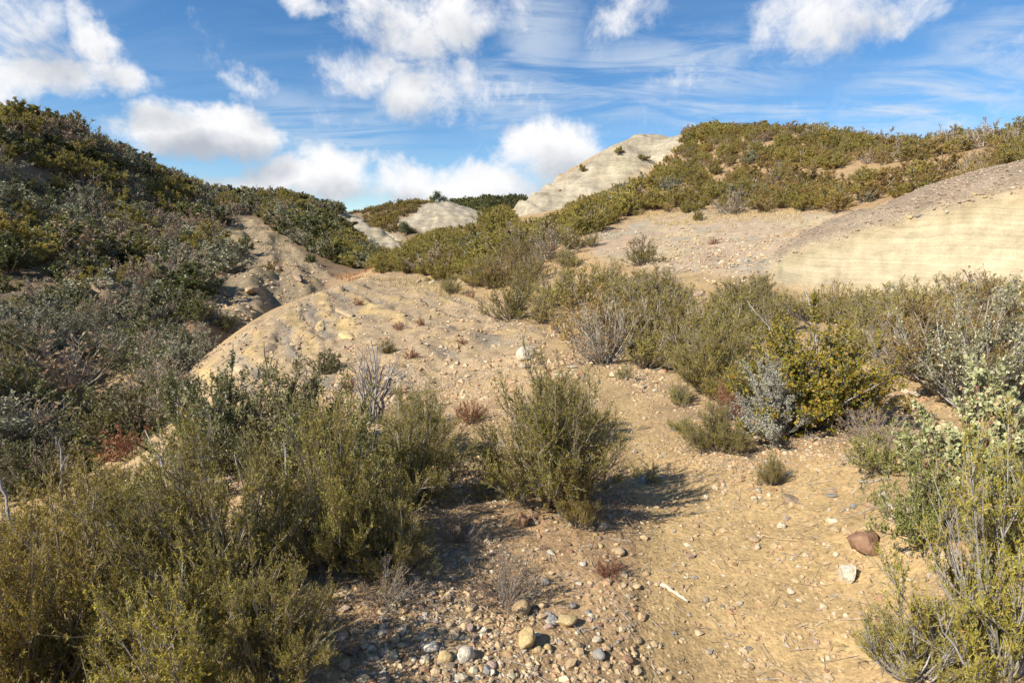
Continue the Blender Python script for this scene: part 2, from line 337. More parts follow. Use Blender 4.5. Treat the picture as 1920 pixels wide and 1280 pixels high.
# ------------------------------------------------------------------ helpers: meshes, objects
root = sc.collection
def mesh_np(name, v, faces, smooth=False, mat=None):
    """faces: list of (array of faces, material index)"""
    me = bpy.data.meshes.new(name); me.vertices.add(len(v)); me.vertices.foreach_set('co', np.ascontiguousarray(v, np.float32).ravel())
    if not isinstance(faces, list): faces = [(faces, 0)]
    faces = [f for f in faces if len(f[0])]
    loops = np.concatenate([np.asarray(f, np.int32).ravel() for f, _ in faces]); tot = np.concatenate([np.full(len(f), f.shape[1], np.int32) for f, _ in faces])
    mi = np.concatenate([np.full(len(f), m_, np.int32) for f, m_ in faces])
    me.loops.add(len(loops)); me.loops.foreach_set('vertex_index', loops)
    me.polygons.add(len(tot)); me.polygons.foreach_set('loop_start', np.concatenate([[0], np.cumsum(tot)[:-1]]).astype(np.int32)); me.polygons.foreach_set('loop_total', tot)
    me.polygons.foreach_set('material_index', mi); me.polygons.foreach_set('use_smooth', np.full(len(tot), bool(smooth)))
    me.update(calc_edges=True)
    for m_ in (mat if isinstance(mat, (list, tuple)) else [mat]):
        if m_: me.materials.append(m_)
    return me
def obj(name, data, parent=None, loc=(0,0,0), rot=(0,0,0), scale=(1,1,1)):
    o = bpy.data.objects.new(name, data); root.objects.link(o); o.parent = parent; o.location = loc; o.rotation_euler = rot; o.scale = scale; return o
def tag(o, label=None, cat=None, group=None, kind=None):
    for k, v in (('label', label), ('category', cat), ('group', group), ('kind', kind)):
        if v: o[k] = v
    return o
def Rnd(o, v):
    o.color = (v, v, v, 1)

# ------------------------------------------------------------------ materials
MATS = {}
def new_mat(name):
    m_ = bpy.data.materials.new(name); m_.use_nodes = True; MATS[name] = m_
    b = m_.node_tree.nodes['Principled BSDF']; b.inputs['Roughness'].default_value = .9; b.inputs['Specular IOR Level'].default_value = .2
    return m_, NG(m_.node_tree), b
def earth(name, pebble=.5, bump=.6, fine=1.0, beds=None):
    m_, q, b = new_mat(name)
    col = q.n('ShaderNodeVertexColor', layer_name='Col').outputs[0]; pos = q.n('ShaderNodeNewGeometry').outputs['Position']
    nz = q.noise(pos, 2.3, 8, .62); nf = q.noise(pos, 30, 6, .65)
    vo = q.n('ShaderNodeTexVoronoi'); q.put(vo.inputs['Vector'], pos); vo.inputs['Scale'].default_value = 55*fine; vo.inputs['Randomness'].default_value = 1
    k1 = q.mr(nz, .25, .75, .72, 1.25, False); k2 = q.mr(nf, .3, .7, .82, 1.16, False)
    c_ = q.mix(1.0, col, q.xyz(k1, k1, k1), 'MULTIPLY'); c_ = q.mix(1.0, c_, q.xyz(k2, k2, k2), 'MULTIPLY')
    # grains: each cell a slightly different grain of grit
    sr, sg_, sb_ = q.sep(vo.outputs['Color']); gk = q.mr(sr, 0, 1, .70, 1.28, False)
    grain = q.mix(1.0, c_, q.xyz(gk, gk, gk), 'MULTIPLY')
    c_ = q.mix(pebble, c_, grain)
    if beds:                                                 # thin laminations of the rock, slightly tilted
        fx, fz_, amt = beds; wv = q.vm('ADD', pos, q.vm('MULTIPLY', q.noise(pos, fx*2.0, 3, .5, out=1), (0, 0, .5)))
        sx, sy, sz = q.sep(wv); lam = q.noise(q.xyz(q.m('MULTIPLY', sx, fx), q.m('MULTIPLY', sy, fx), q.m('MULTIPLY', q.m('ADD', sz, q.m('MULTIPLY', sx, .07)), fz_)), 1.0, 5, .68)
        kb = q.mr(lam, .32, .68, 1-amt, 1+amt*.5, False); c_ = q.mix(1.0, c_, q.xyz(kb, kb, kb), 'MULTIPLY')
    q.put(b.inputs['Base Color'], c_)
    h = q.m('ADD', q.m('MULTIPLY', nf, .35), q.m('MULTIPLY', q.mr(vo.outputs['Distance'], .0, .6, 1, 0), .35*pebble)); h = q.m('ADD', h, q.m('MULTIPLY', nz, .8)); h = q.m('ADD', h, q.m('MULTIPLY', lam, 2.5)) if beds else h
    bp = q.n('ShaderNodeBump'); bp.inputs['Strength'].default_value = bump; bp.inputs['Distance'].default_value = .03; q.put(bp.inputs['Height'], h); q.put(b.inputs['Normal'], bp.outputs[0])
    return m_
E_soil = earth('dry_soil', .6, .5); E_mound = earth('pebbly_sandstone', .8, .9, .8, (.8, 3.5, .18)); E_face = earth('smooth_sandstone', .15, .45, 1.0, (.2, 20.0, .20)); E_cap = earth('conglomerate', 1.0, 1.0, .6); E_rock = earth('weathered_rock', .3, 1.0, .25, (.18, 1.3, .36))

def leafmat(name, stops, trans=.3, vary=.25, rough=.65, hue=(1.15,.95,.75)):
    """leaves: colour differs leaf by leaf and plant by plant"""
    m_, q, b = new_mat(name)
    ri = q.n('ShaderNodeNewGeometry').outputs['Random Per Island']; ro = q.n('ShaderNodeObjectInfo').outputs['Random']
    c_ = q.ramp(ri, stops)
    v = q.mr(ro, 0, 1, 1-vary, 1+vary, False); c_ = q.mix(1.0, c_, q.xyz(v, v, v), 'MULTIPLY')
    r2 = q.m('FRACT', q.m('MULTIPLY', ro, 7.31)); c_ = q.mix(q.m('MULTIPLY', q.m('POWER', r2, 2.0), .55), c_, q.mix(1.0, c_, hue, 'MULTIPLY'))
    q.put(b.inputs['Base Color'], c_); b.inputs['Roughness'].default_value = rough; b.inputs['Specular IOR Level'].default_value = .25
    t_ = q.n('ShaderNodeBsdfTranslucent'); q.put(t_.inputs['Color'], c_)
    mx = q.n('ShaderNodeMixShader'); mx.inputs[0].default_value = trans
    q.t.links.new(b.outputs[0], mx.inputs[1]); q.t.links.new(t_.outputs[0], mx.inputs[2]); q.t.links.new(mx.outputs[0], q.t.nodes['Material Output'].inputs['Surface'])
    return m_
def barkmat(name, stops, scale=30):
    m_, q, b = new_mat(name)
    pos = q.n('ShaderNodeNewGeometry'); ri = pos.outputs['Random Per Island']
    c_ = q.ramp(ri, stops); nz = q.noise(q.n('ShaderNodeTexCoord').outputs['Object'], scale, 4, .6); k = q.mr(nz, .3, .7, .65, 1.25, False)
    q.put(b.inputs['Base Color'], q.mix(1.0, c_, q.xyz(k, k, k), 'MULTIPLY')); return m_
L_cham = leafmat('chamise_needles', [(0,(.19,.18,.036)),(.35,(.30,.265,.055)),(.7,(.38,.325,.082)),(.92,(.45,.355,.12)),(1,(.36,.19,.05))], 0.36)
L_yel = leafmat('yellow_green_needles', [(0,(.20,.19,.025)),(.45,(.33,.295,.045)),(.85,(.43,.37,.08)),(1,(.36,.20,.05))], .25, .15)
L_rust = leafmat('rusty_needles', [(0,(.24,.165,.055)),(.5,(.33,.235,.08)),(.85,(.30,.25,.08)),(1,(.42,.26,.10))], 0.3)
L_oak = leafmat('scrub_oak_leaves', [(0,(.09,.10,.033)),(.5,(.145,.155,.05)),(.85,(.21,.205,.08)),(1,(.30,.28,.14))], 0.28, .3, .5)
L_gold = leafmat('golden_leaves', [(0,(.16,.175,.02)),(.4,(.28,.25,.03)),(.8,(.41,.30,.04)),(1,(.42,.22,.04))], 0.3, .1, .45)
L_sil = leafmat('silver_leaves', [(0,(.24,.25,.19)),(.5,(.34,.345,.275)),(1,(.44,.44,.36))], .15, .1)
L_man = leafmat('pale_manzanita_leaves', [(0,(.27,.325,.17)),(.6,(.40,.44,.25)),(.95,(.48,.51,.32)),(1,(.45,.28,.16))], .2, .08, .5)
L_ceo = leafmat('buckbrush_leaves', [(0,(.13,.145,.055)),(.5,(.22,.22,.10)),(.78,(.32,.30,.17)),(.80,(.52,.47,.34)),(1,(.56,.51,.38))], .15, .12)
L_grn = leafmat('small_green_leaves', [(0,(0.149,0.176,0.034)),(.5,(0.230,0.257,0.061)),(.85,(0.365,0.351,0.121)),(1,(0.486,0.446,0.243))], .25, .12)
L_sage = leafmat('sage_leaves', [(0,(.17,.175,.10)),(.5,(.25,.245,.155)),(1,(.34,.32,.22))], .15, .25, .8, (1.15,1,.85))
L_red = leafmat('dry_buckwheat_heads', [(0,(0.182,0.078,0.046)),(.5,(0.286,0.130,0.078)),(1,(0.364,0.208,0.117))], .15, .2)
L_dry = leafmat('dry_leaves', [(0,(0.242,0.176,0.099)),(.5,(0.363,0.275,0.165)),(1,(0.275,0.143,0.077))], .2, .2)
L_pine = leafmat('tree_needles', [(0,(0.046,0.065,0.029)),(.6,(0.078,0.104,0.046)),(1,(0.117,0.143,0.058))], .15, .2)
B_dark = barkmat('dark_twig', [(0,(.14,.11,.08)),(.5,(.25,.20,.15)),(1,(.46,.42,.36))])
B_grey = barkmat('weathered_grey_twig', [(0,(.20,.175,.155)),(.6,(.31,.285,.26)),(1,(.42,.395,.365))])
B_brn = barkmat('leafless_brown_twig', [(0,(.23,.195,.145)),(.5,(.32,.28,.215)),(1,(.43,.39,.315))])
B_red = barkmat('red_twig', [(0,(.16,.06,.04)),(.6,(.25,.11,.08)),(1,(.33,.19,.14))])
B_straw = barkmat('dry_grass_blades', [(0,(.42,.31,.15)),(.6,(.55,.43,.22)),(1,(.62,.50,.30))])
B_ogrs = barkmat('rusty_grass_blades', [(0,(.33,.15,.06)),(.6,(.45,.22,.10)),(1,(.55,.33,.16))])

# ------------------------------------------------------------------ ground objects (cut from the one surface, sharing their borders)
ii, jj = np.meshgrid(np.arange(NA), np.arange(NR-1), indexing='ij'); i2 = (ii+1) % NA
FQ = np.stack([ii*NR+jj, ii*NR+jj+1, i2*NR+jj+1, i2*NR+jj], -1).reshape(-1, 4)
fz = ZON[:, :-1].reshape(-1); VV = np.stack([GX, GY, Z], -1).reshape(-1, 3); CC = COL.reshape(-1, 3)
def piece(name, zs, mat, parent=None, include_center=False):
    f = FQ[np.isin(fz, zs)]; u, inv = np.unique(f, return_inverse=True); v = VV[u]; f = inv.reshape(f.shape); cc = CC[u]; fs = [(f, 0)]
    if include_center:                                       # the small disc under the tripod
        c0_ = np.array([[0, 0, float(Z[:, 0].mean())]]); ring = np.searchsorted(u, np.arange(NA)*NR); n0 = len(v); v = np.vstack([v, c0_]); cc = np.vstack([cc, CC[:1]])
        fs.append((np.stack([np.full(NA, n0), ring, np.roll(ring, -1)], 1)[:, [0, 2, 1]], 0))
    me = mesh_np(name, v, fs, True, mat)
    at = me.color_attributes.new('Col', 'FLOAT_COLOR', 'POINT'); at.data.foreach_set('color', np.hstack([cc, np.ones((len(cc), 1))]).astype(np.float32).ravel())
    return obj(name, me, parent)
z_ = lambda *k: [ZID[a] for a in k]
tag(piece('ground', [0]+z_('bench','crest_rock','crest_rock2','wash'), E_soil, include_center=True), 'dry tan stony soil of the hills and valley', kind='structure')
tag(piece('trail', z_('trail','yellow_path'), E_soil), 'sandy footpath winding up between the bushes', kind='structure')
tag(piece('sandstone_mound_terrain', z_('mound'), E_mound), 'yellow banded sandstone mound beside the gully', kind='structure')
tag(piece('eroded_slope_terrain', z_('bare_slope'), E_mound), 'bare eroded slope above the gully', kind='structure')
oc = tag(obj('rock_outcrop', None), 'smooth cream sandstone outcrop capped by brown pebbly conglomerate', 'outcrop')
piece('sandstone_face', z_('face'), E_face, oc); piece('conglomerate_cap', z_('cap'), E_cap, oc)
tag(piece('rock_peak', z_('peak'), E_rock), 'pale layered bare rock peak rising beside the brushy hilltop', 'rock')
tag(piece('rock_slab', z_('slab'), E_rock), 'long tilted pale rock slab running down into the valley', 'rock')
tag(piece('rock_dome', z_('tree_rock'), E_rock), 'cream rock dome with a lone tree on top', 'rock')

# ------------------------------------------------------------------ finding a spot on the ground
LRG = np.log(RG); TG = (Z-EYE)/GR; RUN = np.maximum.accumulate(TG, 1)
def _idx(az, r):
    fi = np.interp(az, AZG, np.arange(NA)); fj = (np.log(np.maximum(r, RG[0]))-LRG[0])/(LRG[1]-LRG[0]); return fi, np.clip(fj, 0, NR-1.001)
def grid(A_, az, r):
    fi, fj = _idx(az, r); i0 = np.clip(np.floor(fi).astype(int), 0, NA-2); j0 = np.floor(fj).astype(int); a = fi-i0; b = fj-j0
    return A_[i0,j0]*(1-a)*(1-b)+A_[i0+1,j0]*a*(1-b)+A_[i0,j0+1]*(1-a)*b+A_[i0+1,j0+1]*a*b
def zone_at(x, y):
    fi, fj = _idx(np.arctan2(x, y), np.hypot(x, y)); return ZON[np.clip(np.rint(fi).astype(int), 0, NA-1), np.clip(np.rint(fj).astype(int), 0, NR-1)]
def ground(x, y): return grid(Z, np.arctan2(x, y), np.hypot(x, y))
def hit(px, py):
    """where a line of sight first meets the ground"""
    az, t = ray(px, py); tt = np.array([grid(TG, np.full(NR, float(az)), RG)])[0]
    k = np.argmax((tt >= float(t)) & (RG > 1.0)); r = RG[k]
    if k > 0 and tt[k] > tt[k-1]: r = RG[k-1]+(RG[k]-RG[k-1])*np.clip((float(t)-tt[k-1])/(tt[k]-tt[k-1]+1e-9), 0, 1)
    x, y = r*math.sin(az), r*math.cos(az); return x, y, float(ground(np.array([x]), np.array([y]))[0])
def depth_of(x, y, z): return y*cP-(z-EYE)*sP
# ------------------------------------------------------------------ shrubs
def nrm(v): return v/(np.linalg.norm(v, axis=-1, keepdims=True)+1e-9)
def tubes(p0, p1, r0, r1):
    """three-sided twigs, one per segment"""
    n = len(p0); d = nrm(p1-p0); ref = np.where(np.abs(d[:, 2:3]) < .9, [[0, 0, 1.]], [[1., 0, 0]]); a = nrm(np.cross(d, ref)); b = np.cross(d, a)
    vs_ = []
    for p, r in ((p0, r0), (p1, r1)):
        for k in range(3):
            t = 2*math.pi*k/3; vs_.append(p+(a*math.cos(t)+b*math.sin(t))*np.asarray(r).reshape(-1, 1))
    v = np.stack(vs_, 1).reshape(-1, 3); base = (np.arange(n)*6)[:, None]
    f = np.concatenate([base+np.array([[k, (k+1) % 3, 3+(k+1) % 3, 3+k]]) for k in range(3)]); return v, f
def polytubes(P_, R_):
    """P_ (n,k,3) polylines with radii (n,k): skin shared along each line, 4-sided"""
    n, k, _ = P_.shape; T = np.gradient(P_, axis=1); T = nrm(T); ref = np.where(np.abs(T[:, :1, 2:3]) < .8, [[[0, 0, 1.]]], [[[1., 0, 0]]]); a = nrm(np.cross(T, np.broadcast_to(ref, T.shape))); b = np.cross(T, a)
    s = 4; v = np.stack([P_+(a*math.cos(2*math.pi*q/s)+b*math.sin(2*math.pi*q/s))*R_[..., None] for q in range(s)], 2).reshape(-1, 3)
    i0 = np.arange(n)[:, None, None]*k*s+np.arange(k-1)[None, :, None]*s; q = np.arange(s)[None, None, :]; q1 = (q+1) % s
    f = np.stack([i0+q, i0+q1, i0+s+q1, i0+s+q], -1).reshape(-1, 4); return v, f
def leaves(p, d, L, Wd, rs, shape, out=None, loose=1.0):
    n = len(p); w_ = nrm(np.cross(d, rs.normal(size=(n, 3)) if out is None else out+rs.normal(size=(n, 3))*loose)); L = np.asarray(L).reshape(-1, 1); Wd = np.asarray(Wd).reshape(-1, 1)
    if shape == 'needle':
        v = np.stack([p-w_*Wd, p+w_*Wd, p+d*L], 1).reshape(-1, 3); f = np.arange(n*3).reshape(-1, 3)
    elif shape == 'round':
        v = np.stack([p, p+d*L*.3+w_*Wd, p+d*L*.75+w_*Wd*.85, p+d*L, p+d*L*.75-w_*Wd*.85, p+d*L*.3-w_*Wd], 1).reshape(-1, 3); f = np.arange(n*6).reshape(-1, 6)
    else:
        v = np.stack([p, p+d*L*.45+w_*Wd, p+d*L, p+d*L*.45-w_*Wd], 1).reshape(-1, 3); f = np.arange(n*4).reshape(-1, 4)
    return v, f
KIND = {   # R radius for height 1, mains, twigs, twiglets, leaves per twiglet, leaf length, width, shape, upright, leaf mat, bark, main radius, spread of leaf along
 'chamise': dict(R=.60, dv=.2, n=66, n2=11, n3=5, nl=15, L=.022, W=.0034, sh='needle', up=.62, leaf=L_cham, bark=B_dark, br=.011),
 'yellow':  dict(R=.58, n=46, n2=10, n3=5, nl=16, L=.024, W=.0036, sh='needle', up=.75, leaf=L_yel, bark=B_grey, br=.012),
 'rust':    dict(R=.62, n=34, n2=9, n3=5, nl=15, L=.024, W=.0036, sh='needle', up=.6, leaf=L_rust, bark=B_dark, br=.010),
 'oak':     dict(R=.66, n=60, n2=10, n3=5, nl=9, L=.022, W=.008, sh='rhomb', up=.35, dv=.16, tw=.62, leaf=L_oak, bark=B_dark, br=.013),
 'gold':    dict(R=.70, n=84, n2=10, n3=5, nl=10, L=.024, W=.0095, sh='rhomb', up=.3, dv=.15, tw=.62, leaf=L_gold, bark=B_grey, br=.012),
 'silver':  dict(R=.60, n=40, n2=10, n3=6, nl=8, L=.022, W=.0055, sh='rhomb', up=.4, dv=.2, tw=.62, leaf=L_sil, bark=B_grey, br=.010),
 'manz':    dict(R=.65, n=40, n2=8, n3=3, nl=13, L=.036, W=.015, sh='round', up=.45, leaf=L_man, bark=B_red, br=.014),
 'buck':    dict(R=.68, n=42, n2=10, n3=5, nl=10, L=.019, W=.0065, sh='rhomb', up=.45, tw=.62, leaf=L_ceo, bark=B_grey, br=.010),
 'green':   dict(R=.66, n=32, n2=9, n3=5, nl=7, L=.026, W=.009, sh='rhomb', up=.45, leaf=L_grn, bark=B_dark, br=.010),
 'sage':    dict(R=.68, n=40, n2=9, n3=5, nl=8, L=.034, W=.007, sh='rhomb', up=.6, leaf=L_sage, bark=B_grey, br=.009),
 'twig':    dict(R=.62, n=44, n2=10, n3=7, nl=1, L=.03, W=.006, sh='rhomb', up=.7, leaf=L_dry, bark=B_brn, br=.010),
 'red':     dict(R=.75, n=44, n2=8, n3=4, nl=6, L=.030, W=.010, sh='rhomb', up=.6, leaf=L_red, bark=B_red, br=.007),
 'dry':     dict(R=.85, n=44, n2=8, n3=5, nl=2, L=.034, W=.009, sh='rhomb', up=.4, leaf=L_dry, bark=B_grey, br=.008),
}
LODF = [(1, 1, 1, 1.0), (.7, .8, .56, 1.65), (.6, .6, .45, 2.5), (.42, .5, .3, 3.8)]
def grow(kind, seed, lod):
    K_ = KIND[kind]; rs = np.random.RandomState(seed*37+lod*5+hash_(kind)); fm, f2, fl, fs = LODF[lod]
    n = max(7, int(K_['n']*fm)); R = K_['R']; up = K_['up']
    u = np.sqrt(rs.rand(n)); ph = rs.rand(n)*2*math.pi+np.arange(n)*2.4
    lump = 1+.28*np.sin(ph*2+rs.rand()*6)*np.sin(ph*3+rs.rand()*6)+.12*rs.normal(size=n)
    ex = R*u*np.cos(ph)*lump; ey = R*u*np.sin(ph)*lump; dv = K_.get('dv', .22); ez = np.sqrt(np.maximum(1-.93*u**2, .03))*(rs.rand(n)*dv+1.02-dv)*(1+.12*np.sin(ph*2+1))
    low = rs.rand(n) < .3; ez = np.where(low, np.maximum(ez*rs.uniform(.25, .65, n), .12), ez); ex, ey = np.where(low, ex*1.12, ex), np.where(low, ey*1.12, ey)
    dead = (rs.rand(n) < (.07 if kind in ('chamise', 'yellow', 'green', 'rust') and lod < 2 else 0)) & ~low; ez = np.where(dead, ez*1.0, ez)
    e = np.stack([ex, ey, ez], 1); b0 = np.stack([ex*.10, ey*.10, -.03+0*ex], 1)+rs.normal(size=(n, 3))*[.02, .02, 0]
    ctl = np.stack([ex*(.35+.4*up), ey*(.35+.4*up), ez*(.55-.3*up)], 1)+rs.normal(size=(n, 3))*.05
    k = 6; t = np.linspace(0, 1, k)[None, :, None]
    Pm = b0[:, None]*(1-t)**2+2*ctl[:, None]*t*(1-t)+e[:, None]*t*t+rs.normal(size=(n, k, 3))*.012*t
    Rm = K_['br']*(1-.82*np.linspace(0, 1, k))[None, :]*(.6+.8*rs.rand(n, 1))*(1 if lod == 0 else (1.3, 1.3, 1.8, 2.6)[lod])
    sv, sf = polytubes(Pm, Rm)
    # twigs
    n2 = max(3, int(K_['n2']*f2)); mi = np.repeat(np.arange(n), n2); tt = rs.rand(n*n2)**.8*.86+.14; fk = tt*(k-1); a = np.minimum(fk.astype(int), k-2); fr = (fk-a)[:, None]
    s2 = Pm[mi, a]*(1-fr)+Pm[mi, a+1]*fr; tg = nrm(Pm[mi, a+1]-Pm[mi, a]); outw = nrm(s2*[1, 1, .3])
    d2 = nrm(tg*.7+outw*.35+np.array([0, 0, .25+.6*up])+rs.normal(size=s2.shape)*.42); l2 = (.12+.2*rs.rand(len(s2)))*(1.15-.4*tt)*K_.get('tw', 1); e2 = s2+d2*l2[:, None]
    thick = K_['br']*(.30, .42, .8, 1.5)[lod]
    v2, f2_ = tubes(s2, e2, np.full(len(s2), thick), np.full(len(s2), thick*.45))
    # twiglets
    n3 = max(2, int(K_['n3']*(1, .75, .6, .5)[lod])) ; m3 = np.repeat(np.arange(len(s2)), n3); q = rs.rand(len(m3), 1)*.8+.2
    s3 = s2[m3]*(1-q)+e2[m3]*q; d3 = nrm(d2[m3]*.8+np.array([0, 0, .15+.5*up])+rs.normal(size=s3.shape)*.45); l3 = .05+.10*rs.rand(len(m3)); e3 = s3+d3*l3[:, None]
    V_ = [sv, v2]; F_ = [sf, f2_+len(sv)]
    if lod < 2 or kind in ('twig', 'dry', 'red', 'silver'):
        tk = thick*(.5 if lod < 2 else .6); v3, f3 = tubes(s3, e3, np.full(len(s3), tk), np.full(len(s3), tk*.4)); F_.append(f3+len(sv)+len(v2)); V_.append(v3)
    # leaves along the twiglets, and on the ends of the twigs
    nl = K_['nl']*fl*(1/ (fm*f2)) * (1, 1.05, 1.1, 1.2)[lod] * (.55 if lod == 1 else .62 if lod == 2 else .72 if lod == 3 else 1)
    cnt = rs.poisson(nl, len(m3)) if nl < 6 else np.full(len(m3), int(nl)); m4 = np.repeat(np.arange(len(m3)), cnt)
    q = rs.rand(len(m4), 1)*1.05; p = s3[m4]*(1-q)+e3[m4]*q+rs.normal(size=(len(m4), 3))*.004*fs; d = nrm(d3[m4]*.55+rs.normal(size=p.shape)*(.5 if K_['sh'] == 'needle' else .8)+[0, 0, .15])
    L = K_['L']*fs*(.6+.8*rs.rand(len(p))); Wd = K_['W']*(fs if lod == 0 else fs*1.35)*(.7+.6*rs.rand(len(p))); keep = (p[:, 2] > .01) & ~dead[mi[m3[m4]]]
    lv, lf = leaves(p[keep], d[keep], L[keep], Wd[keep], rs, K_['sh'] if lod < 2 or K_['sh'] != 'round' else 'rhomb', nrm(p[keep]*[1/R, 1/R, 1]-[0, 0, .25]), (.75, .6, .45, .4)[lod])
    sv = np.vstack(V_); q = lv if len(lv) > 300 else sv       # true to size: top at 1, spread at R
    kz = 1/np.percentile(q[:, 2], 98.5); kr = R/np.percentile(np.hypot(q[:, 0], q[:, 1]), 95); m3_ = np.array([kr, kr, kz]); return (sv*m3_, np.vstack(F_)), (lv*m3_, lf)
def hash_(s): return sum(ord(c_)*(i+3) for i, c_ in enumerate(s)) % 9973
NVAR = {0: 3, 1: 3, 2: 3, 3: 3}; _cache = {}
def shrub_mesh(kind, lod, var):
    key = (kind, lod, var)
    if key not in _cache:
        (sv, sf), (lv, lf) = grow(kind, var+1, lod); K_ = KIND[kind]
        if lod < 2: _cache[key] = (mesh_np('stems', sv, sf, False, K_['bark']), mesh_np('foliage', lv, lf, False, K_['leaf']))
        else: _cache[key] = (mesh_np('shrub', np.vstack([sv, lv]), [(sf, 0), (lf+len(sv), 1)], False, [K_['bark'], K_['leaf']]),)
    return _cache[key]
NAME = dict(chamise='chamise_shrub', yellow='chamise_shrub', rust='rusty_shrub', oak='scrub_oak', gold='golden_shrub', silver='silver_shrub', manz='manzanita_shrub', buck='buckbrush_shrub', green='small_leaf_shrub', sage='sage_shrub', twig='leafless_shrub', red='buckwheat_shrub', dry='dry_shrub')
rng = random.Random(11); TRI = {}
def shrub(kind, x, y, z, h, wd, label, cat='shrub', group=None, lod=None, var=None, rz=None):
    r = math.hypot(x, y)
    if lod is None: lod = 0 if r < 6.5 else 1 if r < 24 else 2 if r < 62 else 3
    var = rng.randrange(NVAR[lod]) if var is None else var % NVAR[lod]; ms = shrub_mesh(kind, lod, var); sxy = wd/(2*KIND[kind]['R']*.95)
    loc = (x, y, z-.02*h); rot = (rng.uniform(-.06, .06), rng.uniform(-.06, .06), rng.uniform(0, 6.28) if rz is None else rz); s = (sxy, sxy*rng.uniform(.9, 1.1), h)
    if lod < 2:
        o = obj(NAME[kind], None, None, loc, rot, s); o.empty_display_size = .1
        obj('stems', ms[0], o); obj('foliage', ms[1], o)
    else: o = obj(NAME[kind], ms[0], None, loc, rot, s)
    return tag(o, label, cat, group)
def shrub_px(kind, px, py, hpx, wpx, label, **k):
    x, y, z = hit(px, py); d = depth_of(x, y, z); kk = d/FPX
    return shrub(kind, x, y, z, hpx*kk*1.02/ (cP if math.hypot(x, y) < 8 else 1), wpx*kk, label, **k)

